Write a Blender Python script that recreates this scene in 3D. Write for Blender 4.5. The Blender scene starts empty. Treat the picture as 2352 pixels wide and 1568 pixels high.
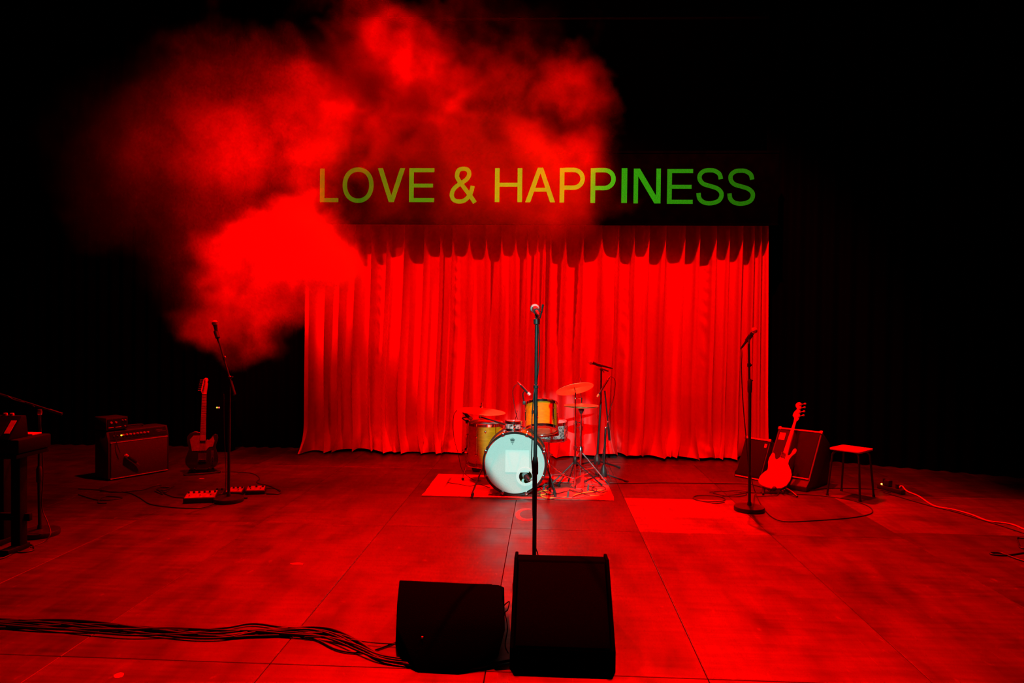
import bpy, bmesh, math, random
from mathutils import Vector as V, Matrix

random.seed(7)
SC = bpy.context.scene
COL = SC.collection

# ------------------------------------------------------------------ camera
FPX, IW, IH, CAMZ = 1600.0, 2352.0, 1568.0, 1.53
_yaw, _pit, _rol = math.radians(2.83), math.radians(-0.93), math.radians(0.63)
FWD = V((-math.sin(_yaw) * math.cos(_pit), math.cos(_yaw) * math.cos(_pit), math.sin(_pit)))
_r0 = V((math.cos(_yaw), math.sin(_yaw), 0))
_u0 = _r0.cross(FWD)
RGT = _r0 * math.cos(_rol) + _u0 * math.sin(_rol)
UPV = _u0 * math.cos(_rol) - _r0 * math.sin(_rol)
CAM = V((0, 0, CAMZ))
cd = bpy.data.cameras.new('camera')
cam = bpy.data.objects.new('camera', cd)
COL.objects.link(cam)
cd.sensor_width = 36.0
cd.lens = FPX / IW * 36.0
cd.clip_start, cd.clip_end = 0.05, 100
m3 = Matrix((RGT, UPV, -FWD)).transposed()
cam.matrix_world = Matrix.Translation(CAM) @ m3.to_4x4()
SC.camera = cam

# ------------------------------------------------------------------ colour management, world, cycles
SC.view_settings.view_transform = 'Standard'
SC.view_settings.look = 'None'
SC.view_settings.gamma = 1
SC.view_settings.use_curve_mapping = False
SC.view_settings.exposure = 0.0
wd = bpy.data.worlds.new('world')
SC.world = wd
wd.use_nodes = True
wd.node_tree.nodes['Background'].inputs['Color'].default_value = (0.10, 0.08, 0.35, 1)
wd.node_tree.nodes['Background'].inputs['Strength'].default_value = 0.0015
cy = SC.cycles
cy.use_denoising = True
cy.max_bounces = 5
cy.diffuse_bounces = 2
cy.glossy_bounces = 3
cy.transmission_bounces = 2
cy.volume_bounces = 1
cy.transparent_max_bounces = 8
cy.volume_step_rate = 4.0
cy.volume_max_steps = 96
cy.sample_clamp_indirect = 4.0
cy.use_adaptive_sampling = True
cy.adaptive_threshold = 0.02
cy.caustics_reflective = False
cy.caustics_refractive = False

# ------------------------------------------------------------------ stage lights
def spot(name, loc, target, watts, color, deg, blend=0.4, radius=0.08):
    ld = bpy.data.lights.new(name, 'SPOT')
    ld.energy, ld.color = watts, color
    ld.spot_size, ld.spot_blend, ld.shadow_soft_size = math.radians(deg), blend, radius
    o = bpy.data.objects.new(name, ld)
    COL.objects.link(o)
    o.location = loc
    o.rotation_euler = (V(target) - V(loc)).to_track_quat('-Z', 'Y').to_euler()
    return o

RED = (1.0, 0.0, 0.0)
COOL = (0.42, 1.0, 0.90)
spot('curtain_wash_light', (-1.9, 5.9, 6.4), (-1.7, 8.3, 1.9), 2300, RED, 100, 0.7, 0.04)
spot('curtain_wash_light', (1.5, 5.9, 6.4), (1.2, 8.3, 1.6), 2700, RED, 66, 0.5, 0.04)
spot('stage_back_light', (-2.0, 8.15, 6.5), (-0.9, 3.0, 0), 9500, RED, 64, 1.0, 0.06)
spot('stage_back_light', (1.9, 8.15, 6.5), (1.2, 3.6, 0), 11000, RED, 80, 1.0, 0.06)
spot('bass_corner_light', (-2.2, 1.2, 6.2), (2.28, 6.95, 0.50), 2200, RED, 10.5, 0.8, 0.06)
spot('drum_key_light', (-0.45, -5.0, 4.3), (0.06, 6.6, 0.55), 5600, COOL, 6.8, 0.22, 0.03)
spot('smoke_side_light', (-3.5, 5.4, 5.8), (-2.85, 7.5, 2.1), 5200, RED, 40, 1.0, 0.06)

# ------------------------------------------------------------------ measuring: a picture position and a depth give a point of the stage
def ray(px, py):
    return FWD + RGT * ((px - IW / 2) / FPX) + UPV * ((IH / 2 - py) / FPX)
def fl(px, py, z=0.0):
    d = ray(px, py)
    return CAM + d * ((z - CAMZ) / d.z)
def at(px, py, y):
    d = ray(px, py)
    return CAM + d * (y / d.y)

# ------------------------------------------------------------------ materials
def newmat(name):
    m = bpy.data.materials.new(name)
    m.use_nodes = True
    return m, m.node_tree.nodes, m.node_tree.links, m.node_tree.nodes['Principled BSDF']
MATS = {}
def mat(name, col, rough=0.5, metal=0.0, vary=0.25, scale=30.0, bump=0.0, emit=None, coat=0.0, sheen=0.0, spec=0.5, stretch=None):
    """principled material with a noise that varies colour, gloss and (optionally) relief"""
    if name in MATS:
        return MATS[name]
    m, N, L, b = newmat(name)
    tc = N.new('ShaderNodeTexCoord')
    nz = N.new('ShaderNodeTexNoise')
    nz.inputs['Scale'].default_value = scale
    nz.inputs['Detail'].default_value = 4
    src = tc.outputs['Object']
    if stretch:
        mp = N.new('ShaderNodeMapping')
        mp.inputs['Scale'].default_value = stretch
        L.new(src, mp.inputs['Vector'])
        src = mp.outputs['Vector']
    L.new(src, nz.inputs['Vector'])
    rp = N.new('ShaderNodeValToRGB')
    lo = [max(0, c * (1 - vary)) for c in col]
    hi = [min(1, c * (1 + vary)) for c in col]
    rp.color_ramp.elements[0].position, rp.color_ramp.elements[1].position = 0.3, 0.7
    rp.color_ramp.elements[0].color = (*lo, 1)
    rp.color_ramp.elements[1].color = (*hi, 1)
    L.new(nz.outputs['Fac'], rp.inputs['Fac'])
    L.new(rp.outputs['Color'], b.inputs['Base Color'])
    mr = N.new('ShaderNodeMapRange')
    mr.inputs['To Min'].default_value = max(0.02, rough * 0.8)
    mr.inputs['To Max'].default_value = min(1, rough * 1.2)
    L.new(nz.outputs['Fac'], mr.inputs['Value'])
    L.new(mr.outputs['Result'], b.inputs['Roughness'])
    b.inputs['Metallic'].default_value = metal
    b.inputs['Coat Weight'].default_value = coat
    b.inputs['Coat Roughness'].default_value = 0.08
    b.inputs['Specular IOR Level'].default_value = spec
    b.inputs['Sheen Weight'].default_value = sheen
    if bump:
        bp = N.new('ShaderNodeBump')
        bp.inputs['Strength'].default_value = bump
        bp.inputs['Distance'].default_value = 0.01
        L.new(nz.outputs['Fac'], bp.inputs['Height'])
        L.new(bp.outputs['Normal'], b.inputs['Normal'])
    if emit:
        b.inputs['Emission Color'].default_value = (*emit[0], 1)
        b.inputs['Emission Strength'].default_value = emit[1]
    MATS[name] = m
    return m

BLACK_METAL = mat('black_powder_metal', (0.02, 0.02, 0.022), 0.38, 0.3)
BLACK_PLASTIC = mat('black_plastic', (0.018, 0.018, 0.02), 0.45)
RUBBER = mat('black_rubber', (0.015, 0.015, 0.015), 0.7)
CABLE = mat('black_cable', (0.012, 0.012, 0.012), 0.5)
CABLE_GREY = mat('grey_cable', (0.10, 0.10, 0.10), 0.5)
CABLE_WHITE = mat('pale_cable', (0.7, 0.68, 0.62), 0.5)
CABLE_YELLOW = mat('yellow_cable', (0.65, 0.5, 0.06), 0.5)
CHROME = mat('chrome', (0.8, 0.8, 0.8), 0.14, 1.0, 0.08)
STEEL = mat('brushed_steel', (0.5, 0.5, 0.52), 0.3, 1.0, 0.15)
BRONZE = mat('cymbal_bronze', (0.75, 0.48, 0.16), 0.42, 0.75, 0.15, 60)
GRILLE_WIRE = mat('mic_grille', (0.8, 0.8, 0.8), 0.4, 0.5, 0.3, 400)
TOLEX = mat('black_tolex', (0.02, 0.02, 0.02), 0.55, 0, 0.4, 300, 0.4)
WEDGE_PAINT = mat('black_textured_paint', (0.002, 0.002, 0.0025), 0.7, 0, 0.4, 250, 0.3, None, 0, 0, 0.0)
WEDGE_GRILLE = mat('wedge_foam_grille', (0.004, 0.004, 0.005), 0.9, 0, 0.5, 500, 0.5, None, 0, 0, 0.0)
GRILLE_CLOTH = mat('silver_grille_cloth', (0.07, 0.065, 0.06), 0.8, 0, 0.4, 350, 0.4)
GRILLE_DARK = mat('dark_grille_cloth', (0.014, 0.013, 0.012), 0.9, 0, 0.4, 350, 0.4, None, 0, 0, 0.1)
PANEL = mat('control_panel', (0.012, 0.012, 0.014), 0.5, 0.0, 0.25, 30, 0, None, 0, 0, 0.15)
SATIN_CHROME = mat('satin_chrome', (0.6, 0.6, 0.6), 0.35, 0.5, 0.1)
KEY_BLACK = mat('matte_black_case', (0.004, 0.004, 0.0045), 0.6, 0, 0.3, 60, 0, None, 0, 0, 0.08)
KNOB = mat('pale_knob', (0.5, 0.48, 0.45), 0.35)
WHITE_TRIM = mat('white_piping', (0.6, 0.58, 0.55), 0.5)
PAPER = mat('paper_label', (0.75, 0.73, 0.7), 0.7)
MAPLE = mat('maple_neck', (0.34, 0.2, 0.08), 0.35, 0, 0.25, 6, 0, None, 0.4, 0, 0.5, (8, 8, 1))
ROSEWOOD = mat('dark_fingerboard', (0.22, 0.12, 0.05), 0.4, 0, 0.2, 8)
GTR_BLACK = mat('black_lacquer', (0.012, 0.012, 0.014), 0.15, 0, 0.2, 5, 0, None, 0.6)
PICKGUARD = mat('dark_pickguard', (0.16, 0.13, 0.12), 0.25)
BASS_PAINT = mat('pale_bass_lacquer', (0.55, 0.5, 0.42), 0.3, 0, 0.06, 5, 0, None, 0.5)
STOOL_TOP = mat('pale_stool_laminate', (0.7, 0.6, 0.45), 0.5, 0, 0.1, 10)
HOOP_BLACK = mat('black_hoop_lacquer', (0.02, 0.018, 0.018), 0.2, 0, 0.2, 20, 0, None, 0.5)
DRUM_SKIN = mat('coated_drum_skin', (0.72, 0.74, 0.72), 0.55, 0, 0.05, 120, 0.1)
SKIN_PATCH = mat('bright_skin_patch', (0.90, 0.92, 0.9), 0.5, 0, 0.03, 100)
CLEAR_SKIN = mat('amber_lit_clear_skin', (0.9, 0.5, 0.22), 0.3, 0, 0.2, 20)  # colour lightened to stand in for light coming through the skin
CROWN_INK = mat('grey_crown_ink', (0.10, 0.13, 0.13), 0.6)
DRAPE_BLACK = mat('black_velvet_drape', (0.0004, 0.0004, 0.0006), 0.95, 0, 0.4, 20, 0, None, 0, 0.0, 0.02)
FASCIA_BLACK = mat('black_fascia_cloth', (0.0008, 0.0008, 0.0012), 0.9, 0, 0.4, 8, 0.1, None, 0, 0.0, 0.0)
WALL_BLACK = mat('black_painted_wall', (0.004, 0.004, 0.005), 0.9, 0, 0.4, 3, 0, None, 0, 0, 0.1)
TAPE = mat('pale_gaffer_tape', (0.6, 0.58, 0.52), 0.6)

# amber lacquered drum shell with grain
def grain_mat(name, c1, c2, scale, rough, coat):
    m, N, L, b = newmat(name)
    tc = N.new('ShaderNodeTexCoord')
    mp = N.new('ShaderNodeMapping')
    mp.inputs['Scale'].default_value = (3, 3, 14)
    nz = N.new('ShaderNodeTexNoise')
    nz.inputs['Scale'].default_value = scale
    nz.inputs['Detail'].default_value = 6
    nz.inputs['Distortion'].default_value = 0.6
    rp = N.new('ShaderNodeValToRGB')
    rp.color_ramp.elements[0].color, rp.color_ramp.elements[1].color = (*c1, 1), (*c2, 1)
    rp.color_ramp.elements[0].position, rp.color_ramp.elements[1].position = 0.3, 0.72
    L.new(tc.outputs['Object'], mp.inputs['Vector'])
    L.new(mp.outputs['Vector'], nz.inputs['Vector'])
    L.new(nz.outputs['Fac'], rp.inputs['Fac'])
    L.new(rp.outputs['Color'], b.inputs['Base Color'])
    b.inputs['Roughness'].default_value = rough
    b.inputs['Coat Weight'].default_value = coat
    b.inputs['Coat Roughness'].default_value = 0.06
    b.inputs['Specular IOR Level'].default_value = 0.25
    return m
AMBER = grain_mat('amber_maple_shell', (0.60, 0.21, 0.002), (0.80, 0.33, 0.004), 5, 0.4, 0.15)

# pearl wrap of the snare and the little drum
def pearl_mat():
    m, N, L, b = newmat('grey_pearl_wrap')
    tc = N.new('ShaderNodeTexCoord')
    vo = N.new('ShaderNodeTexVoronoi')
    vo.inputs['Scale'].default_value = 55
    nz = N.new('ShaderNodeTexNoise')
    nz.inputs['Scale'].default_value = 30
    mx = N.new('ShaderNodeMix')
    mx.data_type = 'FLOAT'
    mx.inputs['Factor'].default_value = 0.5
    rp = N.new('ShaderNodeValToRGB')
    rp.color_ramp.elements[0].color, rp.color_ramp.elements[1].color = (0.02, 0.03, 0.03, 1), (0.85, 0.9, 0.9, 1)
    rp.color_ramp.elements[0].position, rp.color_ramp.elements[1].position = 0.32, 0.62
    for n_ in (vo, nz):
        L.new(tc.outputs['Object'], n_.inputs['Vector'])
    L.new(vo.outputs['Distance'], mx.inputs['A'])
    L.new(nz.outputs['Fac'], mx.inputs['B'])
    L.new(mx.outputs['Result'], rp.inputs['Fac'])
    L.new(rp.outputs['Color'], b.inputs['Base Color'])
    b.inputs['Roughness'].default_value = 0.2
    b.inputs['Metallic'].default_value = 0.4
    b.inputs['Coat Weight'].default_value = 0.6
    return m
PEARL = pearl_mat()

# painted stage deck: each panel takes its own tint from its object colour and its own scuffs
def deck_mat():
    m, N, L, b = newmat('scuffed_deck_paint')
    tc = N.new('ShaderNodeTexCoord')
    oi = N.new('ShaderNodeObjectInfo')
    def noise(scale, stretch, detail=5.0, w_mul=37.0, dist=0.0):
        mp = N.new('ShaderNodeMapping')
        mp.inputs['Scale'].default_value = stretch
        L.new(tc.outputs['Object'], mp.inputs['Vector'])
        nz = N.new('ShaderNodeTexNoise')
        nz.noise_dimensions = '4D'
        nz.inputs['Scale'].default_value = scale
        nz.inputs['Detail'].default_value = detail
        nz.inputs['Distortion'].default_value = dist
        ml = N.new('ShaderNodeMath')
        ml.operation = 'MULTIPLY'
        ml.inputs[1].default_value = w_mul
        L.new(oi.outputs['Random'], ml.inputs[0])
        L.new(ml.outputs[0], nz.inputs['W'])
        L.new(mp.outputs['Vector'], nz.inputs['Vector'])
        return nz.outputs['Fac']
    def rng(v, a, b_, c, d):
        mr = N.new('ShaderNodeMapRange')
        for k, x in zip(('From Min', 'From Max', 'To Min', 'To Max'), (a, b_, c, d)):
            mr.inputs[k].default_value = x
        L.new(v, mr.inputs['Value'])
        return mr.outputs['Result']
    def op(o, x, y):
        ml = N.new('ShaderNodeMath')
        ml.operation = o
        for i, q in enumerate((x, y)):
            if isinstance(q, (int, float)):
                ml.inputs[i].default_value = q
            else:
                L.new(q, ml.inputs[i])
        return ml.outputs[0]
    patch = rng(noise(1.6, (1, 1, 1), 6, 31, 0.5), 0.3, 0.7, 0.58, 1.3)          # worn patches
    streak = rng(noise(5.0, (6, 0.7, 1), 4, 53), 0.3, 0.7, 0.75, 1.2)            # roller streaks along the sheet
    cross = rng(noise(6.0, (0.5, 5, 1), 4, 71), 0.32, 0.62, 0.5, 1.2)            # drag marks across it
    scuff = rng(noise(26.0, (1, 0.5, 1), 3, 19), 0.66, 0.76, 0.0, 0.06)          # pale scuffs
    scr = rng(noise(9.0, (14, 0.35, 1), 3, 43, 0.3), 0.70, 0.74, 0.0, 0.05)      # scratches
    val = op('MULTIPLY', op('MULTIPLY', patch, streak), cross)
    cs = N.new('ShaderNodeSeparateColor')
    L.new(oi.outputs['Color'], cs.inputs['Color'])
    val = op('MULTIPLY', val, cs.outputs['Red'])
    val = op('ADD', val, op('ADD', scuff, scr))
    cc = N.new('ShaderNodeCombineColor')
    for k in ('Red', 'Green', 'Blue'):
        L.new(val, cc.inputs[k])
    L.new(cc.outputs['Color'], b.inputs['Base Color'])
    rg = rng(noise(3.0, (1.6, 0.7, 1), 6, 29, 0.4), 0.3, 0.7, 0.30, 0.60)
    L.new(rg, b.inputs['Roughness'])
    b.inputs['Specular IOR Level'].default_value = 0.45
    bp = N.new('ShaderNodeBump')
    bp.inputs['Strength'].default_value = 0.12
    bp.inputs['Distance'].default_value = 0.004
    L.new(noise(14, (1, 1, 1), 5, 11), bp.inputs['Height'])
    L.new(bp.outputs['Normal'], b.inputs['Normal'])
    return m
DECK = deck_mat()

# red satin of the curtain with a fine weave
def satin_mat():
    m, N, L, b = newmat('red_satin')
    tc = N.new('ShaderNodeTexCoord')
    mp = N.new('ShaderNodeMapping')
    mp.inputs['Scale'].default_value = (6, 6, 1.2)
    nz = N.new('ShaderNodeTexNoise')
    nz.inputs['Scale'].default_value = 5
    nz.inputs['Detail'].default_value = 5
    rp = N.new('ShaderNodeValToRGB')
    rp.color_ramp.elements[0].color, rp.color_ramp.elements[1].color = (0.58, 0.008, 0.008, 1), (0.70, 0.012, 0.012, 1)
    L.new(tc.outputs['Object'], mp.inputs['Vector'])
    L.new(mp.outputs['Vector'], nz.inputs['Vector'])
    L.new(nz.outputs['Fac'], rp.inputs['Fac'])
    L.new(rp.outputs['Color'], b.inputs['Base Color'])
    b.inputs['Roughness'].default_value = 0.5
    b.inputs['Specular IOR Level'].default_value = 0.3
    bp = N.new('ShaderNodeBump')
    bp.inputs['Strength'].default_value = 0.05
    bp.inputs['Distance'].default_value = 0.01
    L.new(nz.outputs['Fac'], bp.inputs['Height'])
    L.new(bp.outputs['Normal'], b.inputs['Normal'])
    return m
SATIN = satin_mat()

# rug: pale field with a darker patterned border
def rug_mat():
    m, N, L, b = newmat('patterned_rug_pile')
    tc = N.new('ShaderNodeTexCoord')
    sp = N.new('ShaderNodeSeparateXYZ')
    L.new(tc.outputs['Generated'], sp.inputs[0])
    def op(o, x, y=0.0):
        ml = N.new('ShaderNodeMath')
        ml.operation = o
        for i, q in enumerate((x, y)):
            if isinstance(q, (int, float)):
                ml.inputs[i].default_value = q
            else:
                L.new(q, ml.inputs[i])
        return ml.outputs[0]
    ex = op('MULTIPLY', op('SUBTRACT', 0.5, op('ABSOLUTE', op('SUBTRACT', sp.outputs['X'], 0.5))), 1.74)
    ey = op('MULTIPLY', op('SUBTRACT', 0.5, op('ABSOLUTE', op('SUBTRACT', sp.outputs['Y'], 0.5))), 0.95)
    e = op('MINIMUM', ex, ey)
    line = op('MULTIPLY', op('GREATER_THAN', e, 0.15), op('LESS_THAN', e, 0.17))
    vo = N.new('ShaderNodeTexVoronoi')
    vo.inputs['Scale'].default_value = 22
    L.new(tc.outputs['Object'], vo.inputs['Vector'])
    motif = op('MULTIPLY', op('LESS_THAN', vo.outputs['Distance'], 0.28), op('LESS_THAN', e, 0.13))
    nz = N.new('ShaderNodeTexNoise')
    nz.inputs['Scale'].default_value = 160
    L.new(tc.outputs['Object'], nz.inputs['Vector'])
    v = op('ADD', op('MULTIPLY', nz.outputs['Fac'], 0.12), 0.50)
    v = op('SUBTRACT', v, op('MULTIPLY', op('MULTIPLY', line, nz.outputs['Fac']), 0.7))
    v = op('SUBTRACT', v, op('MULTIPLY', motif, 0.14))
    cc = N.new('ShaderNodeCombineColor')
    L.new(v, cc.inputs['Red'])
    L.new(op('MULTIPLY', v, 0.13), cc.inputs['Green'])
    L.new(op('MULTIPLY', v, 0.10), cc.inputs['Blue'])
    L.new(cc.outputs['Color'], b.inputs['Base Color'])
    b.inputs['Roughness'].default_value = 0.95
    bp = N.new('ShaderNodeBump')
    bp.inputs['Strength'].default_value = 0.6
    bp.inputs['Distance'].default_value = 0.006
    L.new(nz.outputs['Fac'], bp.inputs['Height'])
    L.new(bp.outputs['Normal'], b.inputs['Normal'])
    return m
RUG = rug_mat()

# ------------------------------------------------------------------ mesh building
def root_of(o):
    while o.parent:
        o = o.parent
    return o
class MB:
    def __init__(self):
        self.v, self.f = [], []
    def add(self, vs, fs):
        k = len(self.v)
        self.v += [V(p) for p in vs]
        self.f += [tuple(i + k for i in f) for f in fs]
        return self
    def box(self, c, s, R=None):
        c = V(c)
        R = R or Matrix.Identity(3)
        vs = [c + R @ V((x * s[0] / 2, y * s[1] / 2, z * s[2] / 2)) for x in (-1, 1) for y in (-1, 1) for z in (-1, 1)]
        return self.add(vs, [(0, 1, 3, 2), (4, 6, 7, 5), (0, 4, 5, 1), (2, 3, 7, 6), (0, 2, 6, 4), (1, 5, 7, 3)])
    def tube(self, pts, r, n=8, cap=True, closed=False):
        pts = [V(p) for p in pts]
        k = len(pts)
        rs = r if isinstance(r, (list, tuple)) else [r] * k
        vs, fs = [], []
        nrm = None
        for i, p in enumerate(pts):
            if closed:
                t = (pts[(i + 1) % k] - pts[i - 1])
            else:
                t = pts[min(i + 1, k - 1)] - pts[max(i - 1, 0)]
            t = t.normalized() if t.length > 1e-9 else V((0, 0, 1))
            if nrm is None:
                nrm = t.orthogonal().normalized()
            else:
                nrm = (nrm - t * nrm.dot(t))
                nrm = nrm.normalized() if nrm.length > 1e-6 else t.orthogonal().normalized()
            bn = t.cross(nrm)
            for j in range(n):
                a = 2 * math.pi * j / n
                vs.append(p + (nrm * math.cos(a) + bn * math.sin(a)) * rs[i])
        for i in range(k if closed else k - 1):
            for j in range(n):
                a, b_ = i * n + j, i * n + (j + 1) % n
                i2 = (i + 1) % k
                fs.append((a, b_, i2 * n + (j + 1) % n, i2 * n + j))
        if cap and not closed:
            fs.append(tuple(range(n - 1, -1, -1)))
            fs.append(tuple((k - 1) * n + j for j in range(n)))
        return self.add(vs, fs)
    def cyl(self, a, b, r, r2=None, n=12):
        return self.tube([a, b], [r, r if r2 is None else r2], n)
    def lathe(self, o, axis, prof, n=24, ref=None):
        o, ax = V(o), V(axis).normalized()
        u = (V(ref) - ax * V(ref).dot(ax)).normalized() if ref is not None else ax.orthogonal().normalized()
        w = ax.cross(u)
        vs, fs, rows = [], [], []
        for r, h in prof:
            if r < 1e-6:
                rows.append([len(vs)])
                vs.append(o + ax * h)
            else:
                rows.append(list(range(len(vs), len(vs) + n)))
                for j in range(n):
                    a = 2 * math.pi * j / n
                    vs.append(o + ax * h + (u * math.cos(a) + w * math.sin(a)) * r)
        for A, B in zip(rows, rows[1:]):
            for j in range(n):
                j2 = (j + 1) % n
                if len(A) == 1 and len(B) == 1:
                    continue
                if len(A) == 1:
                    fs.append((A[0], B[j2], B[j]))
                elif len(B) == 1:
                    fs.append((A[j], A[j2], B[0]))
                else:
                    fs.append((A[j], A[j2], B[j2], B[j]))
        return self.add(vs, fs)
    def prism(self, out, o, ux, uy, th):
        """outline in the plane o + x*ux + y*uy, thickness th to either side of it along ux x uy"""
        o, ux, uy = V(o), V(ux), V(uy)
        nn = ux.cross(uy).normalized()
        k = len(out)
        vs = [o + ux * x + uy * y + nn * s for s in (th[0], th[1]) for x, y in out]
        fs = [tuple(range(k - 1, -1, -1)), tuple(range(k, 2 * k))]
        fs += [(i, (i + 1) % k, k + (i + 1) % k, k + i) for i in range(k)]
        return self.add(vs, fs)
    def ball(self, c, r, n=14, m=8, sc=(1, 1, 1), R=None):
        R = R or Matrix.Identity(3)
        vs, fs = [], []
        for i in range(1, m):
            t = math.pi * i / m
            for j in range(n):
                a = 2 * math.pi * j / n
                vs.append(V(c) + R @ V((r * sc[0] * math.sin(t) * math.cos(a), r * sc[1] * math.sin(t) * math.sin(a), r * sc[2] * math.cos(t))))
        top, bot = len(vs), len(vs) + 1
        vs += [V(c) + R @ V((0, 0, r * sc[2])), V(c) - R @ V((0, 0, r * sc[2]))]
        for j in range(n):
            j2 = (j + 1) % n
            fs.append((top, j, j2))
            fs.append((bot, (m - 2) * n + j2, (m - 2) * n + j))
            for i in range(m - 2):
                fs.append((i * n + j, (i + 1) * n + j, (i + 1) * n + j2, i * n + j2))
        return self.add(vs, fs)
    def build(self, name, mt, parent=None, world=True, bevel=0.0, sharp=35, seg=2, hull=False):
        me = bpy.data.meshes.new(name)
        inv = None
        if parent is not None and world:
            inv = ROOTS[root_of(parent).name].inverted()
        vs = [inv @ p for p in self.v] if inv else self.v
        org = V((0, 0, 0))
        if parent is None:
            lo = V((min(p.x for p in vs), min(p.y for p in vs), min(p.z for p in vs)))
            hi = V((max(p.x for p in vs), max(p.y for p in vs), max(p.z for p in vs)))
            org = V(((lo.x + hi.x) / 2, (lo.y + hi.y) / 2, lo.z))
            vs = [p - org for p in vs]
        bm = bmesh.new()
        bv = [bm.verts.new(p) for p in vs]
        if hull:
            bmesh.ops.convex_hull(bm, input=bm.verts)
            bmesh.ops.dissolve_limit(bm, angle_limit=0.02, verts=bm.verts, edges=bm.edges)
        else:
            for f in self.f:
                try:
                    bm.faces.new([bv[i] for i in f])
                except ValueError:
                    pass
        bmesh.ops.recalc_face_normals(bm, faces=bm.faces)
        if bevel:
            es = [e for e in bm.edges if len(e.link_faces) == 2 and e.calc_face_angle(0) > 0.5]
            bmesh.ops.bevel(bm, geom=es, offset=bevel, segments=seg, profile=0.5, affect='EDGES')
        bm.to_mesh(me)
        bm.free()
        me.polygons.foreach_set('use_smooth', [True] * len(me.polygons))
        me.set_sharp_from_angle(angle=math.radians(sharp))
        me.materials.append(mt)
        o = bpy.data.objects.new(name, me)
        o.location = org
        COL.objects.link(o)
        if parent is not None:
            o.parent = parent
        return o

ROOTS = {}
def tag(o, label=None, cat=None, group=None, kind=None):
    for k, x in (('label', label), ('category', cat), ('group', group), ('kind', kind)):
        if x:
            o[k] = x
    return o
def thing(name, label, cat, loc, rotz=0.0, group=None, kind=None):
    o = bpy.data.objects.new(name, None)
    COL.objects.link(o)
    o.empty_display_size = 0.1
    o.location = loc
    o.rotation_euler = (0, 0, rotz)
    ROOTS[o.name] = Matrix.Translation(V(loc)) @ Matrix.Rotation(rotz, 4, 'Z')
    return tag(o, label, cat, group, kind)
def spline(pts, per=8):
    pts = [V(p) for p in pts]
    out = []
    for i in range(len(pts) - 1):
        p0, p1, p2, p3 = pts[max(i - 1, 0)], pts[i], pts[i + 1], pts[min(i + 2, len(pts) - 1)]
        for k in range(per):
            t = k / per
            out.append(0.5 * ((2 * p1) + (p2 - p0) * t + (2 * p0 - 5 * p1 + 4 * p2 - p3) * t * t + (3 * p1 - p0 - 3 * p2 + p3) * t ** 3))
    out.append(pts[-1])
    return out
def smooth_noise(x, seed=0):
    def h(i):
        return random.Random(i * 7919 + seed * 104729).random()
    i = math.floor(x)
    t = x - i
    t = t * t * (3 - 2 * t)
    return h(i) * (1 - t) + h(i + 1) * t

# ------------------------------------------------------------------ the setting
floor_o = MB().box((0, 4.6, -0.06), (17.4, 12.4, 0.06)).build('floor', WALL_BLACK)
tag(floor_o, 'dark stage floor laid with scuffed painted deck panels', 'floor', None, 'structure')
def add_panels():
    xs = [0.73 + 0.985 * k for k in range(-9, 9)]
    cache = {}
    def panel(x0, x1, y0, y1, tint):
        w, l = round(x1 - x0, 3), round(y1 - y0, 3)
        if (w, l) not in cache:
            mb = MB().box((0, 0, -0.013), (w - 0.003, l - 0.003, 0.026))
            o = mb.build('deck_panel', DECK, floor_o, world=False, bevel=0.002, seg=1)
            cache[(w, l)] = o.data
        else:
            o = bpy.data.objects.new('deck_panel', cache[(w, l)])
            COL.objects.link(o)
            o.parent = floor_o
        o.location = V(((x0 + x1) / 2, (y0 + y1) / 2, 0)) - floor_o.location
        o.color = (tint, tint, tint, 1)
    rnd = random.Random(3)
    for i in range(len(xs) - 1):
        rows = [-1.41, 0.84, 3.09, 5.34, 7.59, 10.5]
        if 0.7 < xs[i] < 0.8:
            rows = [-1.41, 0.84, 3.09, 5.34, 6.43, 8.10, 10.5]
        if 1.6 < xs[i] < 1.8:
            rows = [-1.41, 0.84, 3.09, 5.34, 7.20, 8.10, 10.5]
        if xs[i] > 2.6:
            rows = [-1.41, 0.84, 3.09, 5.49, 6.75, 8.20, 10.5]
        for a, b in zip(rows, rows[1:]):
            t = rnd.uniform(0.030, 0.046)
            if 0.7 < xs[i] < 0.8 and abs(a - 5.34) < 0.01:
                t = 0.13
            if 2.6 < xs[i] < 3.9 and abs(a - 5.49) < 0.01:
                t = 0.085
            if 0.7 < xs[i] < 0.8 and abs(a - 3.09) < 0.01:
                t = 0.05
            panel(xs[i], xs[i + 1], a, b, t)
add_panels()
for nm, c, s in (('wall_back', (0, 10.75, 3.4), (17.4, 0.1, 7.0)), ('wall_left', (-8.7, 4.6, 3.4), (0.1, 12.4, 7.0)),
                 ('wall_right', (8.7, 4.6, 3.4), (0.1, 12.4, 7.0)), ('ceiling', (0, 4.6, 6.95), (17.4, 12.4, 0.1))):
    tag(MB().box(c, s).build(nm, WALL_BLACK), 'black painted %s of the dark stage house' % nm.replace('_', ' '), nm.split('_')[0], None, 'structure')

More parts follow.
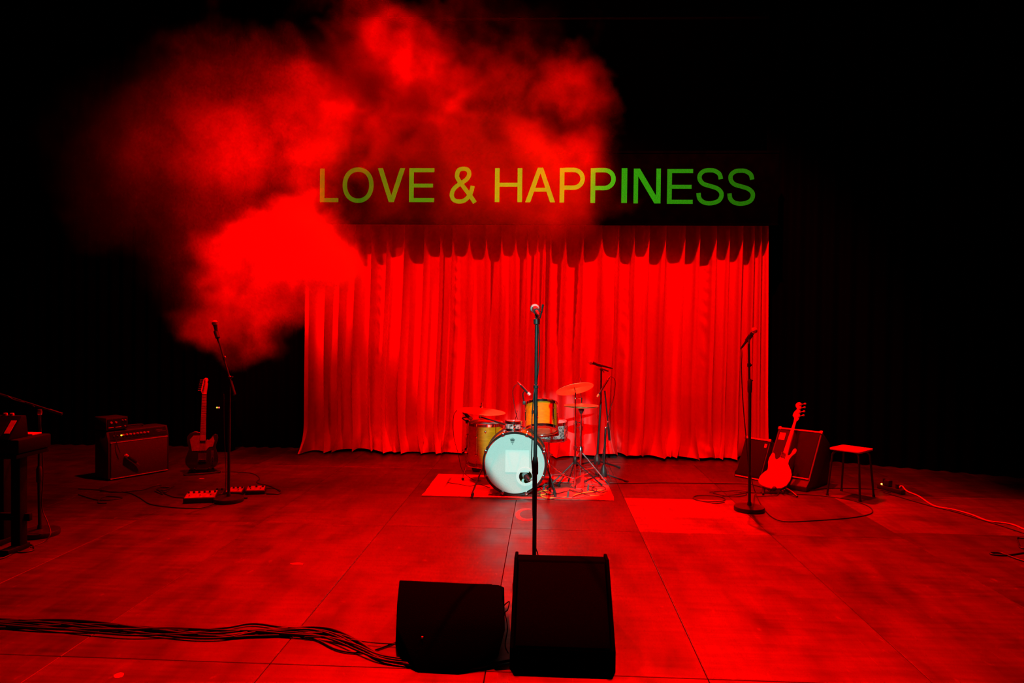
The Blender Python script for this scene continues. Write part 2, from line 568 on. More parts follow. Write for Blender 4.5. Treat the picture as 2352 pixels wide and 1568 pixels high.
def drape(name, a, b, z1, nfold, amp, mt, label, seed, cat='drape'):
    """pleated cloth hanging from a to b"""
    a, b = V(a), V(b)
    d = (b - a)
    L_ = d.length
    d.normalize()
    n = V((d.y, -d.x, 0))
    cols = nfold * 8
    vs, fs = [], []
    zs = [0.004, 0.6, 1.6, 3.0, z1]
    for i in range(cols + 1):
        t = i / cols
        for k, z in enumerate(zs):
            ph = t * nfold * 2 * math.pi + 1.6 * smooth_noise(t * 9, seed)
            q = a + d * (t * L_) + n * (amp * (0.5 + 0.5 * smooth_noise(t * 13 + k * .3, seed + 1)) * math.sin(ph))
            vs.append((q.x, q.y, z))
    m_ = len(zs)
    for i in range(cols):
        for k in range(m_ - 1):
            fs.append((i * m_ + k, (i + 1) * m_ + k, (i + 1) * m_ + k + 1, i * m_ + k + 1))
    return tag(MB().add(vs, fs).build(name, mt, sharp=80), label, cat, 'black masking drapes around the stage')
drape('masking_drape', (-8.4, 8.55, 0), (-3.02, 8.72, 0), 6.6, 34, 0.05, DRAPE_BLACK, 'black masking drape in the darkness behind the guitar amplifier', 1)
drape('masking_drape', (2.70, 8.80, 0), (8.4, 6.3, 0), 6.6, 34, 0.05, DRAPE_BLACK, 'black masking drape in the darkness behind the wooden stool', 2)
# overhead pipe that shows as a faint line near the top of the picture
pipe = thing('lighting_batten', 'thin dark overhead pipe high above the lettered fascia', 'pipe', (0.55, 9.4, 5.68))
MB().cyl((-2.6, 9.4, 5.72), (3.8, 9.4, 5.68), 0.024, n=10).build('pipe', BLACK_METAL, pipe)
for x in (-2.2, 0.6, 3.4):
    MB().cyl((x, 9.4, 5.70), (x, 9.4, 6.9), 0.006, n=6).build('hanging_wire', STEEL, pipe)

# ------------------------------------------------------------------ curtain
CX0, CX1 = -2.955, 2.60
ridge_px = [712, 750, 783, 818, 854, 889, 930, 975, 1012, 1040, 1078, 1117, 1152, 1185, 1212, 1236, 1252, 1266, 1300, 1340, 1383, 1422, 1458, 1492, 1530, 1574, 1608, 1646, 1676, 1706, 1732, 1748, 1764]
RX = [at(p, 560, 8.38).x for p in ridge_px]
def scallop(x):
    for i in range(len(RX) - 1):
        if RX[i] <= x < RX[i + 1]:
            t = (x - RX[i]) / (RX[i + 1] - RX[i])
            w = (RX[i + 1] - RX[i])
            rr = random.Random(i * 31 + 5)
            pk = 0.5 + (rr.random() - 0.5) * 0.62                 # where the valley is deepest
            q = t / pk if t < pk else (1 - t) / (1 - pk)
            prof = 1 - (1 - q) ** 4.8                              # steep at the ridge, flat in the valley
            dp = min(1.0, 0.35 + 0.65 * w / 0.17) * (0.70 + 0.6 * rr.random())
            return prof * dp
    return 0.2
SEAMS = [at(p, 800, 8.45).x for p in (870, 1046, 1300, 1437, 1625)]
def fold(x, z):
    """where the point x across, z up of the flat cloth hangs"""
    u = (x - CX0)
    lowmix = max(0.0, min(1.0, (2.65 - z) / 1.9))
    dr = smooth_noise(z * 0.5 + u * 0.55, 9) - 0.5
    edge = min(1.0, u / 0.3, (CX1 - x) / 0.3)
    shift = (0.11 * dr + 0.04 * (smooth_noise(z * 0.9 + u * 1.7, 11) - 0.5)) * lowmix * max(0.0, edge)
    s = scallop(min(max(x, CX0 + 0.001), RX[-1] - 0.001))
    grp = smooth_noise(u * 2.6 + 3, 43)
    soft = 0.16 * (grp - 0.5) + 0.07 * (smooth_noise(u * 6.3 + 1, 47) - 0.5)
    amp = 0.17 * (1 - 0.35 * lowmix * smooth_noise(u * 3.3 + z * 0.8, 48) * 1.8)
    flare = 0.0
    if z < 0.40:
        h = (0.40 - z) / 0.40
        flare = -h * h * (0.03 + 0.12 * smooth_noise(u * 5.0, 21)) + h * h * 0.045 * math.sin(u * 33 + 6 * smooth_noise(u * 4, 8) + 2.5 * h)
        shift += h * h * 0.05 * math.sin(u * 21 + 5 * smooth_noise(u * 3, 18))
    puck = 0.0
    for sx in SEAMS:
        dd = (x - sx) / 0.045
        if abs(dd) < 3:
            puck += 0.011 * math.exp(-dd * dd) * math.sin(z * 38 + 9 * smooth_noise(z * 2.5, 33) + dd * 1.5) * smooth_noise(z * 2.2, 34) * 1.6
    y = 8.375 + amp * s + soft * (0.06 + 0.94 * lowmix) + flare + puck + 0.03 * lowmix
    return x + shift, y
curtain = thing('stage_curtain', 'tall red satin stage curtain hanging in deep folds behind the drums', 'curtain', (-0.17, 8.45, 0))
def curtain_panel(x0, x1):
    n = max(20, int((x1 - x0) / 0.008))
    xs = [x0 + (x1 - x0) * i / n for i in range(n + 1)]
    for r_ in RX:                                          # a column of the cloth runs exactly along each ridge
        if x0 < r_ < x1:
            k = min(range(1, n), key=lambda i: abs(xs[i] - r_))
            xs[k] = r_
    zs = [0.006, 0.03, 0.06, 0.09, 0.13, 0.17, 0.21, 0.26, 0.31, 0.36, 0.42] + [0.42 + (2.98 - 0.42) * (k / 70) for k in range(1, 71)]
    vs, fs, hv, hf = [], [], [], []
    for i in range(n + 1):
        x = xs[i]
        base = 0.008 + 0.035 * smooth_noise((x - CX0) * 3.1, 55)
        for z in zs:
            zz = base + z * (2.98 - base) / 2.98
            xx, yy = fold(x, z)
            if x1 > CX1 - 0.01:                            # the outer edge leans out a little towards the floor
                xx += (2.98 - zz) / 2.98 * 0.07 * (x - x0) / (x1 - x0)
            vs.append((xx, yy, zz))
    m_ = len(zs)
    for i in range(n):
        for k in range(m_ - 1):
            fs.append((i * m_ + k, (i + 1) * m_ + k, (i + 1) * m_ + k + 1, i * m_ + k + 1))
    o = MB().add(vs, fs).build('curtain_panel', SATIN, curtain, sharp=85)
    # turned-up hem, a slightly proud band along the lower edge
    for i in range(n + 1):
        for k in range(5):
            p = V(vs[i * m_ + k])
            hv.append((p.x, p.y - (0.004 if k < 4 else 0.001), p.z))
    for i in range(n):
        for k in range(4):
            hf.append((i * 5 + k, (i + 1) * 5 + k, (i + 1) * 5 + k + 1, i * 5 + k + 1))
    MB().add(hv, hf).build('hem', SATIN, o, sharp=85)
edges = [CX0] + SEAMS + [CX1]
for a, b in zip(edges, edges[1:]):
    curtain_panel(a, b)
MB().cyl((CX0 - 0.1, 8.47, 2.99), (CX1 + 0.1, 8.47, 2.99), 0.02).build('curtain_rail', BLACK_METAL, curtain)

# ------------------------------------------------------------------ fascia with the lettering
FY = 8.27
fascia = thing('lettered_fascia', 'wide black cloth fascia above the curtain carrying glowing capital letters for projected text', 'sign', (-0.2, FY, 2.79))
FZ0, FZ1 = 2.785, 3.65
MB().box((-0.10, FY + 0.04, (FZ0 + FZ1) / 2), (5.56, 0.05, FZ1 - FZ0)).build('board', FASCIA_BLACK, fascia, bevel=0.006)
MB().box((-0.10, FY + 0.012, FZ0 + 0.012), (5.56, 0.012, 0.024)).build('bottom_rail', FASCIA_BLACK, fascia)
MB().box((-0.10, FY + 0.012, FZ1 - 0.012), (5.56, 0.012, 0.024)).build('top_rail', FASCIA_BLACK, fascia)
def letter_mat(level):  # glow stands in for green text projected onto the cloth, level set per letter
    m, N, L, b = newmat('green_glow_letter')
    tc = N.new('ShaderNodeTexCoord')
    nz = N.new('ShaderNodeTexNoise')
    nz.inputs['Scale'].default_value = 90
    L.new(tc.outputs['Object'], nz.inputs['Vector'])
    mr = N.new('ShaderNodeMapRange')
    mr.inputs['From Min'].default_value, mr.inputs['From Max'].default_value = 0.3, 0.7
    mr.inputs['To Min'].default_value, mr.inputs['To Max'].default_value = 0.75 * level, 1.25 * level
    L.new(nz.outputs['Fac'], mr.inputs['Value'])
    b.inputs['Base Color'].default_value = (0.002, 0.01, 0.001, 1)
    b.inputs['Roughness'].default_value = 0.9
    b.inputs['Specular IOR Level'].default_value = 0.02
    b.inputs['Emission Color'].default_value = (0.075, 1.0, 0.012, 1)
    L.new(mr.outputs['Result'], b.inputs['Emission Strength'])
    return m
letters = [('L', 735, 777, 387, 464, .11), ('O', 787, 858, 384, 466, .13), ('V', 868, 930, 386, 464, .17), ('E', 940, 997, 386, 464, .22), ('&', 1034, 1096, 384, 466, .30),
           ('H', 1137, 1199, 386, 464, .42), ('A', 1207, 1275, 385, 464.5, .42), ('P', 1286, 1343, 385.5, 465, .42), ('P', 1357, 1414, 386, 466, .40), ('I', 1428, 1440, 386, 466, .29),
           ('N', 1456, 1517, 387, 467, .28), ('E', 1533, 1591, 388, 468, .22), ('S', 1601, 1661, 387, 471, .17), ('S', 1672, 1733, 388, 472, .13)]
SWD = 10.6                                              # stroke width in the same units as the letter boxes
def ribbon(pts, w, closed=False):
    """flat band of width w along a line, as two rows of points"""
    k = len(pts)
    rows = []
    for i in range(k):
        p = V(pts[i])
        a = V(pts[i - 1]) if (i or closed) else p
        b = V(pts[(i + 1) % k]) if (i < k - 1 or closed) else p
        d0, d1 = (p - a), (b - p)
        d0 = d0.normalized() if d0.length > 1e-6 else d1.normalized()
        d1 = d1.normalized() if d1.length > 1e-6 else d0
        n0, n1 = V((-d0.y, d0.x)), V((-d1.y, d1.x))
        m_ = (n0 + n1)
        m_ = m_.normalized() if m_.length > 1e-6 else n0
        h = w / 2 / max(0.5, m_.dot(n0))
        rows.append((p + m_ * h, p - m_ * h))
    return rows
def csp(pts, closed=False, per=6):
    pts = [V((x, y, 0)) for x, y in pts]
    if closed:
        q = spline([pts[-1]] + pts + [pts[0], pts[1]], per)
        q = q[per:-per - 1]
    else:
        q = spline(pts, per)
    return [(v.x, v.y) for v in q]
def glyph(ch, w, h):
    """list of (points, closed) centre lines and of closed polygons, y downwards from the top of the box"""
    t = SWD
    bars, polys = [], []
    def bar(x0, y0, x1, y1):
        polys.append([(x0, y0), (x1, y0), (x1, y1), (x0, y1)])
    if ch == 'L':
        bar(0, 0, t, h); bar(t, h - t * .88, w, h)
    elif ch == 'I':
        bar(0, 0, w, h)
    elif ch == 'E':
        bar(0, 0, t, h); bar(t, 0, w, t * .88); bar(t, h * .455, w * .95, h * .455 + t * .84); bar(t, h - t * .88, w, h)
    elif ch == 'H':
        bar(0, 0, t, h); bar(w - t, 0, w, h); bar(t, h * .43, w - t, h * .43 + t * .86)
    elif ch == 'N':
        bar(0, 0, t * .95, h); bar(w - t * .95, 0, w, h)
        polys.append([(t * .95, 0), (t * 1.3, 0), (w - t * .95, h * .78), (w - t * .95, h), (w - t * 1.3, h), (t * .95, h * .22)])
    elif ch == 'V':
        polys.append([(0, 0), (t * 1.08, 0), (w / 2, h * .80), (w - t * 1.08, 0), (w, 0), (w / 2 + t * .55, h), (w / 2 - t * .55, h)])
    elif ch == 'A':
        polys.append([(0, h), (w / 2 - t * .58, 0), (w / 2 + t * .58, 0), (w, h), (w - t * 1.1, h), (w / 2, h * .16), (t * 1.1, h)])
        bar(w * .27, h * .58, w * .73, h * .58 + t * .84)
    elif ch == 'O':
        n = 56
        bars.append(([(w / 2 + (w - t) / 2 * math.copysign(abs(math.cos(a)) ** .93, math.cos(a)), h / 2 + (h - t) / 2 * math.copysign(abs(math.sin(a)) ** .93, math.sin(a))) for a in [2 * math.pi * k / n for k in range(n)]], True))
    elif ch == 'P':
        bar(0, 0, t, h)
        r = h * .275 - t * .42
        cx_, y0, y1 = w - t / 2 - r, t * .43, h * .57
        r = (y1 - y0) / 2
        cx_ = w - t / 2 - r
        bars.append(([(t * .98, y0), (cx_, y0)] + [(cx_ + r * math.sin(a), y0 + r - r * math.cos(a)) for a in [math.pi * k / 14 for k in range(1, 14)]] + [(cx_, y1), (t * .98, y1)], False))
    elif ch == 'S':
        q = csp([(115, 52), (108, 27), (85, 11), (60, 8), (34, 12), (15, 30), (15, 55), (32, 75), (65, 86), (97, 97), (117, 116), (118, 140), (102, 161), (65, 171), (33, 165), (14, 147), (9, 120)], per=5)
        bars.append(([(x / 128 * w, y / 180 * h) for x, y in q], False))
    elif ch == '&':
        q = csp([(121, 172), (98, 138), (40, 60), (34, 34), (42, 14), (64, 7), (86, 14), (92, 36), (78, 60), (45, 82), (18, 106), (9, 134), (19, 158), (46, 166), (74, 158), (98, 130), (110, 90)], per=5)
        bars.append(([(x / 132 * w, y / 173 * h) for x, y in q], False))
    return bars, polys
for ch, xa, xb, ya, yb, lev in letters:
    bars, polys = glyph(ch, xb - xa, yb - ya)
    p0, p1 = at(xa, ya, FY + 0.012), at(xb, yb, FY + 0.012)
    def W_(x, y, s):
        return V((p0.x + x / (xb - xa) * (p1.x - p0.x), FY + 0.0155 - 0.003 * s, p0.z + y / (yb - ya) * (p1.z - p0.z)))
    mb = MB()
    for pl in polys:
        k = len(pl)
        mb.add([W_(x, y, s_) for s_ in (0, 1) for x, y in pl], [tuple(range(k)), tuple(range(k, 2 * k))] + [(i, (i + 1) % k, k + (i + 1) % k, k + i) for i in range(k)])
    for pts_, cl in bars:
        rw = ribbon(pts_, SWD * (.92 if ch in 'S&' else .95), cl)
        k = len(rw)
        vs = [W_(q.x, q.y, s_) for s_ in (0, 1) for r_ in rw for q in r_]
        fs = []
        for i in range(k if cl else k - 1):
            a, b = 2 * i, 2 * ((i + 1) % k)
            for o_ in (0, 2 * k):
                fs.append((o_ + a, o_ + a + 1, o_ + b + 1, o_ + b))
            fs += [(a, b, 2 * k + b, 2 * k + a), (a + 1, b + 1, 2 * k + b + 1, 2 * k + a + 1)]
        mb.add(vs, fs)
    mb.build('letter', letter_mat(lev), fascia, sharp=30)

# ------------------------------------------------------------------ rug
rx0, rx1, ry0, ry1 = -1.12, 0.63, 6.30, 7.26
def rug():
    nx, ny = 60, 34
    vs, fs = [], []
    for s in (0, 1):
        for i in range(nx + 1):
            for j in range(ny + 1):
                x = rx0 + (rx1 - rx0) * i / nx
                y = ry0 + (ry1 - ry0) * j / ny
                if j in (0, ny):
                    y += 0.012 * (smooth_noise(x * 9, 3) - 0.5)
                if i in (0, nx):
                    x += 0.012 * (smooth_noise(y * 9, 4) - 0.5)
                z = 0.0 if s == 0 else 0.008 + 0.003 * smooth_noise(x * 5 + y * 3, 6)
                vs.append((x, y, z))
    k = (nx + 1) * (ny + 1)
    idx = lambda i, j: i * (ny + 1) + j
    for i in range(nx):
        for j in range(ny):
            q = (idx(i, j), idx(i + 1, j), idx(i + 1, j + 1), idx(i, j + 1))
            fs.append(tuple(a + k for a in q))
            fs.append(q[::-1])
    rim = [idx(i, 0) for i in range(nx)] + [idx(nx, j) for j in range(ny)] + [idx(i, ny) for i in range(nx, 0, -1)] + [idx(0, j) for j in range(ny, 0, -1)]
    for a, b in zip(rim, rim[1:] + rim[:1]):
        fs.append((a, b, b + k, a + k))
    return MB().add(vs, fs).build('rug', RUG, sharp=60)
tag(rug(), 'bright red rug with a patterned border under the drum kit', 'rug')
RZ = 0.0115

# ------------------------------------------------------------------ drums
def lug_ring(root, c, ax, r, ln, n, ph, rodm=CHROME, lugm=CHROME):
    ax = ax.normalized()
    u = ax.orthogonal().normalized()
    w = ax.cross(u)
    for k in range(n):
        a = ph + 2 * math.pi * k / n
        d = u * math.cos(a) + w * math.sin(a)
        mb = MB()
        mid = c + ax * ln * 0.5
        for h in (0.28, 0.72):
            q = c + ax * ln * h + d * (r + 0.008)
            mb.ball(q, 0.011, 8, 6)
        mb.tube([c + ax * ln * 0.28 + d * (r + 0.008), c + ax * ln * 0.72 + d * (r + 0.008)], 0.0055, 6)
        mb.build('lug', lugm, root)
        MB().cyl(c + ax * (-0.018) + d * (r + 0.012), c + ax * (ln + 0.018) + d * (r + 0.012), 0.003, n=6).build('tension_rod', rodm, root)
def drum(root, c, ax, r, ln, n, ph, shell=AMBER, top=DRUM_SKIN, bot=CLEAR_SKIN, hoop=CHROME):
    """c: centre of the lower edge; ax: towards the batter head"""
    c, ax = V(c), V(ax).normalized()
    MB().lathe(c, ax, [(r * 0.97, 0), (r, 0), (r, ln * 0.5), (r, ln), (r * 0.97, ln)], 48).build('shell', shell, root)
    for h, nm, mt in ((ln, 'batter_head', top), (0.0, 'resonant_head', bot)):
        s = 1 if h else -1
        hd = MB().lathe(c + ax * h, ax, [(0, 0.004 * s), (r * 0.6, 0.004 * s), (r * 0.97, 0.004 * s), (r + 0.004, -0.004 * s)], 48).build(nm, mt, root)
        MB().lathe(c + ax * h, ax, [(r + 0.002, -0.012 * s), (r + 0.008, -0.012 * s), (r + 0.009, 0.012 * s), (r + 0.013, 0.015 * s), (r + 0.011, 0.019 * s), (r + 0.001, 0.017 * s), (r + 0.002, -0.012 * s)], 48).build('hoop', hoop, root)
    lug_ring(root, c, ax, r, ln, n, ph)

# bass drum, facing the audience
BR, BL = 0.276, 0.40
bc = at(1182, 1069, 6.36)
bc.z = 0.303 + RZ - 0.008
bd = thing('bass_drum', 'large bass drum with pale coated front head, port hole and black hoop', 'drum', (bc.x, 6.56, RZ))
MB().lathe((bc.x, 6.36 + 0.03, bc.z), (0, 1, 0), [(BR, 0), (BR, BL * 0.5), (BR, BL - 0.03)], 64).build('shell', AMBER, bd)
def annulus(c, r0, r1, y, th, n=64):
    return MB().lathe((c[0], y, c[1]), (0, -1, 0), [(r0, 0), (r1, 0), (r1, th), (r0, th), (r0, 0)], n)
PX, PZ = at(1207, 1098.5, 6.36).x, at(1207, 1098.5, 6.36).z + (bc.z - at(1182, 1069, 6.36).z)
# front head as a disc with the port cut out of it
def head_with_port():
    n = 72
    vs, fs = [], []
    R0 = BR - 0.002
    port = [(PX + 0.061 * math.cos(2 * math.pi * k / n), PZ + 0.061 * math.sin(2 * math.pi * k / n)) for k in range(n)]
    out = []
    for x, z in port:
        d = V((x - PX, 0, z - PZ)).normalized()
        o = V((PX - bc.x, 0, PZ - bc.z))
        bq = o.dot(d)
        t = -bq + math.sqrt(bq * bq - (o.dot(o) - R0 * R0))
        out.append((PX + d.x * t, PZ + d.z * t))
    for s in (0.0, 1.0):
        for a in port:
            vs.append((a[0], 6.362 + 0.002 * s, a[1]))
        for f in (0.33, 0.66, 1.0):
            for a, b in zip(port, out):
                vs.append((a[0] + (b[0] - a[0]) * f, 6.362 + 0.002 * s, a[1] + (b[1] - a[1]) * f))
    for s in (0, 4 * n):
        for r_ in range(3):
            for k in range(n):
                k2 = (k + 1) % n
                fs.append((s + r_ * n + k, s + r_ * n + k2, s + (r_ + 1) * n + k2, s + (r_ + 1) * n + k))
    for k in range(n):
        k2 = (k + 1) % n
        fs.append((k, k2, 4 * n + k2, 4 * n + k))
        fs.append((3 * n + k, 3 * n + k2, 7 * n + k2, 7 * n + k))
    return MB().add(vs, fs)
bh = head_with_port().build('front_head', DRUM_SKIN, bd)
tag(bh, 'pale coated front head')
annulus((PX, PZ), 0.060, 0.086, 6.362, 0.0025).build('port_ring', SKIN_PATCH, bh)
pa, pb = at(1161, 1033, 6.36), at(1215, 1085, 6.36)
MB().box(((pa.x + pb.x) / 2, 6.3612, (pa.z + pb.z) / 2), (pb.x - pa.x, 0.001, pa.z - pb.z)).build('square_patch', SKIN_PATCH, bh)
# small grey crown printed near the top of the head
cc_ = at(1177, 1010, 6.36)
crown = [(-.024, .016), (-.017, -.012), (.017, -.012), (.024, .016), (.013, .002), (.010, .022), (.004, .004), (0, .026), (-.004, .004), (-.010, .022), (-.013, .002)]
cm = MB()
cm.prism(crown, (cc_.x, 6.3610, cc_.z), (1, 0, 0), (0, 0, 1), (0, 0.0008))
cm.box((cc_.x, 6.3606, cc_.z - 0.018), (0.034, 0.0008, 0.004))
cm.box((cc_.x, 6.3606, cc_.z - 0.026), (0.022, 0.0008, 0.005))
cm.ball((cc_.x, 6.3606, cc_.z - 0.037), 0.0045, 10, 6, (1, .2, 1))
cm.build('crown_mark', CROWN_INK, bh)
MB().lathe((bc.x, 6.36 + BL, bc.z), (0, 1, 0), [(0, 0), (BR * 0.6, 0), (BR, 0)], 64).build('batter_head', DRUM_SKIN, bd)
for yy, nm in ((6.36, 'front_hoop'), (6.36 + BL - 0.04, 'rear_hoop')):
    MB().lathe((bc.x, yy, bc.z), (0, 1, 0), [(BR + 0.004, -0.012), (BR + 0.019, -0.012), (BR + 0.021, 0.014), (BR + 0.019, 0.040), (BR + 0.004, 0.040), (BR + 0.004, -0.012)], 72).build(nm, HOOP_BLACK, bd)
for k in range(8):
    a = math.radians(22.5 + 45 * k)
    d = V((math.cos(a), 0, math.sin(a)))
    c = V((bc.x, 0, bc.z)) + d * (BR + 0.021)
    R = Matrix((V((-d.z, 0, d.x)), V((0, 1, 0)), d)).transposed()
    cl = MB().box(c + V((0, 6.372, 0)), (0.026, 0.046, 0.012), R).box(c + V((0, 6.348, 0)) - d * 0.010, (0.026, 0.008, 0.030), R).build('claw', CHROME, bd, bevel=0.003)
    MB().cyl(c + V((0, 6.356, 0)), c + V((0, 6.50, 0)), 0.0035, n=6).cyl(c + V((0, 6.335, 0)), c + V((0, 6.356, 0)), 0.006, n=6).build('tension_rod', CHROME, cl)
    MB().box(c + V((0, 6.56, 0)) - d * 0.006, (0.022, 0.07, 0.022), R).build('lug', CHROME, bd, bevel=0.006)
for s, foot in ((-1, (1083, 1143)), (1, (1276, 1140))):
    f = fl(*foot, RZ)
    br = V((bc.x + s * (BR + 0.012), 6.47, bc.z - 0.03))
    sp = MB().box(br, (0.03, 0.05, 0.05)).build('spur_bracket', CHROME, bd, bevel=0.006)
    MB().tube([br + V((0, 0, 0.01)), V((f.x, f.y, RZ + 0.03))], 0.008, 10).build('spur', BLACK_METAL, sp)
    MB().lathe((f.x, f.y, RZ), (br - f).normalized(), [(0, 0), (0.012, 0), (0.014, 0.03), (0.010, 0.05), (0, 0.05)], 12).build('rubber_foot', RUBBER, sp)
# mounting post base on top
MB().lathe((bc.x - 0.02, 6.58, bc.z + BR - 0.004), (0, 0, 1), [(0, 0), (0.045, 0), (0.038, 0.02), (0.02, 0.035), (0.016, 0.05), (0, 0.05)], 20).build('mount_plate', BLACK_METAL, bd)

# floor tom
fc = V((-0.600, 7.0, 0.185))
ft = thing('floor_tom', 'amber lacquered floor tom on three legs beside the bass drum', 'drum', (fc.x, fc.y, RZ))
drum(ft, fc, (0, 0, 1), 0.178, 0.40, 6, 0.35)
for a in (math.radians(188), math.radians(305), math.radians(65)):
    d = V((math.cos(a), math.sin(a), 0))
    p = fc + d * 0.198
    lg = MB().tube([p + V((0, 0, 0.26)), p + V((0, 0, -0.03)), p + d * 0.02 + V((0, 0, -0.10)), V((p.x + d.x * 0.03, p.y + d.y * 0.03, RZ + 0.02))], 0.0055, 8).build('leg', CHROME, ft)
    MB().ball((p.x + d.x * 0.03, p.y + d.y * 0.03, RZ + 0.014), 0.014, 10, 8).build('rubber_foot', RUBBER, lg)
    MB().box(p + V((0, 0, 0.13)), (0.03, 0.03, 0.05), Matrix.Rotation(a, 3, 'Z')).ball(p + V((0, 0, 0.13)) + d * 0.028, 0.012, 8, 6).build('leg_bracket', CHROME, lg, bevel=0.003)
MB().ball(fc + V((0.01, -0.18, 0.34)), 0.010, 10, 8, (1, .4, 1.4)).build('vent_badge', CHROME, ft)

# rack tom, tipped back towards the drummer
tilt = math.radians(26)
tax = V((-0.03, math.sin(tilt), math.cos(tilt))).normalized()
tc_ = at(1244, 986, 6.74)
rt = thing('rack_tom', 'amber rack tom tipped back so its lower head shows', 'drum', (tc_.x, tc_.y, tc_.z - 0.07))
drum(rt, tc_, tax, 0.152, 0.245, 6, 0.5)
tl = tax.cross(V((1, 0, 0))).normalized()
tu = tl.cross(tax).normalized()
tq = tc_ + tax * 0.135 - V((0.075, 0, 0)) 
nrm = V((-0.47, -0.80, 0.37)).normalized()
bx = V((0.86, -0.50, 0)).normalized()
bz = bx.cross(nrm) * -1
Rb = Matrix((bx, -nrm, bz)).transposed()
# badge sits on the shell
ang = math.radians(-118)
ul = V((1, 0, 0)); ul = (ul - tax * ul.dot(tax)).normalized(); wl = tax.cross(ul)
dd_ = ul * math.cos(ang) + wl * math.sin(ang)
Rb = Matrix((tax.cross(dd_), dd_, tax)).transposed()
bo = MB().box(tc_ + tax * 0.135 + dd_ * 0.1515, (0.056, 0.004, 0.036), Rb).build('badge', BLACK_PLASTIC, rt, bevel=0.002)
for dz in (0.006, -0.006):
    MB().box(tc_ + tax * (0.135 + dz) + dd_ * 0.1538, (0.034, 0.0012, 0.004), Rb).build('badge_print', STEEL, bo)
# tom arm down to a stand behind
tb = tc_ + tax * 0.11 + V((0.09, 0.13, 0))
MB().tube(spline([tb, tb + V((0.02, 0.10, -0.02)), V((0.055, 7.03, 0.60))], 6), 0.009, 8).box(tb, (0.05, 0.03, 0.06)).build('tom_arm', CHROME, rt)

def tripod(root, x, y, zhub, spread, r, mt, angs, foot=RUBBER, z0=0.0, hub_r=0.018):
    MB().lathe((x, y, zhub - 0.03), (0, 0, 1), [(0, 0), (hub_r, 0), (hub_r * 1.25, 0.03), (hub_r, 0.07), (hub_r * .6, 0.08), (0, 0.08)], 14).build('hub', mt, root)
    for a in angs:
        a = math.radians(a)
        e = V((x + spread * math.cos(a), y + spread * math.sin(a), z0 + r + 0.006))
        lg = MB().tube([(x, y, zhub), e], r, 8).build('leg', mt, root)
        MB().tube([e - (e - V((x, y, zhub))).normalized() * 0.03, e + (e - V((x, y, zhub))).normalized() * 0.012], r * 1.5, 8).build('rubber_foot', foot, lg)

# snare on its stand
sc_ = V((0.035, 7.1, 0.445))
sn = thing('snare_drum', 'grey pearl snare drum half hidden behind the rack tom', 'drum', (sc_.x, sc_.y, 0.42))
drum(sn, sc_, (0.03, -0.03, 1), 0.178, 0.155, 8, 0.2, PEARL)
ss = thing('snare_stand', 'chrome tripod stand holding the pearl snare drum', 'stand', (sc_.x, sc_.y, RZ))
MB().cyl((sc_.x, sc_.y, 0.12), (sc_.x, sc_.y, 0.40), 0.011).build('tube', CHROME, ss)
MB().cyl((sc_.x, sc_.y, 0.24), (sc_.x, sc_.y, 0.29), 0.018).ball((sc_.x + 0.03, sc_.y - 0.01, 0.265), 0.013, 8, 6).build('height_clamp', CHROME, ss)
for k in range(3):
    a = math.radians(90 + 120 * k)
    MB().tube(spline([(sc_.x, sc_.y, 0.39), (sc_.x + 0.12 * math.cos(a), sc_.y + 0.12 * math.sin(a), 0.405), (sc_.x + 0.182 * math.cos(a), sc_.y + 0.182 * math.sin(a), 0.418), (sc_.x + 0.197 * math.cos(a), sc_.y + 0.197 * math.sin(a), 0.455)], 4), 0.006, 8).build('basket_arm', CHROME, ss)
tripod(ss, sc_.x, sc_.y, 0.17, 0.22, 0.007, CHROME, (-85, 25, 140), z0=RZ)

# small pearl drum over the bass drum
pc = at(1179, 986, 6.58)
pd = thing('small_pearl_drum', 'little pearl-wrapped percussion drum mounted on top of the bass drum', 'drum', (pc.x, pc.y, pc.z - 0.03))
drum(pd, pc, (0.02, 0.05, 1), 0.072, 0.068, 5, 0.3, PEARL)
MB().cyl((pc.x + 0.005, pc.y, pc.z - 0.004), (pc.x + 0.005, 6.58, bc.z + BR + 0.047), 0.009).build('mount_post', CHROME, pd)
MB().tube([(pc.x + 0.01, pc.y - 0.02, pc.z + 0.06), (pc.x + 0.035, pc.y - 0.02, pc.z + 0.17)], 0.004, 6).ball((pc.x + 0.035, pc.y - 0.02, pc.z + 0.175), 0.007, 8, 6).build('wing_rod', CHROME, pd)

# cymbals
def cymbal(root, c, ax, r, name='cymbal', mt=BRONZE):
    c, ax = V(c), V(ax).normalized()
    b = r * 0.2
    up = [(0.006, r * 0.115), (b * 0.5, r * 0.105), (b * 0.85, r * 0.07), (b, r * 0.055), (r * 0.5, r * 0.03), (r * 0.8, r * 0.012), (r, 0.0)]
    lo = [(p, h - 0.0022) for p, h in up[::-1]]
    return MB().lathe(c, ax, up + lo + [up[0]], 64).build(name, mt, root, sharp=50)
rc = at(1105, 944, 6.92)
ride = thing('ride_cymbal', 'wide ride cymbal on a boom arm above the floor tom', 'cymbal', (rc.x, rc.y, rc.z))
rax = V((0.07, -0.02, 1)).normalized()
cymbal(ride, rc, rax, 0.245)
MB().lathe(rc, rax, [(0, 0.035), (0.018, 0.035), (0.018, 0.05), (0.006, 0.052), (0.006, 0.085), (0, 0.086)], 12).build('felt_and_wingnut', CHROME, ride)
rj = at(1103, 957, 6.90)
MB().tube([rc, rj], 0.005, 8).ball(rj, 0.016, 10, 8).build('tilter', CHROME, ride)
rm = V((bc.x - 0.02, 6.58, bc.z + BR + 0.03))
MB().tube([rj, (rj + rm) * 0.5], 0.006, 8).tube([(rj + rm) * 0.5 - (rm - rj) * 0.06, rm], 0.0095, 8).build('boom_arm', BLACK_METAL, ride)

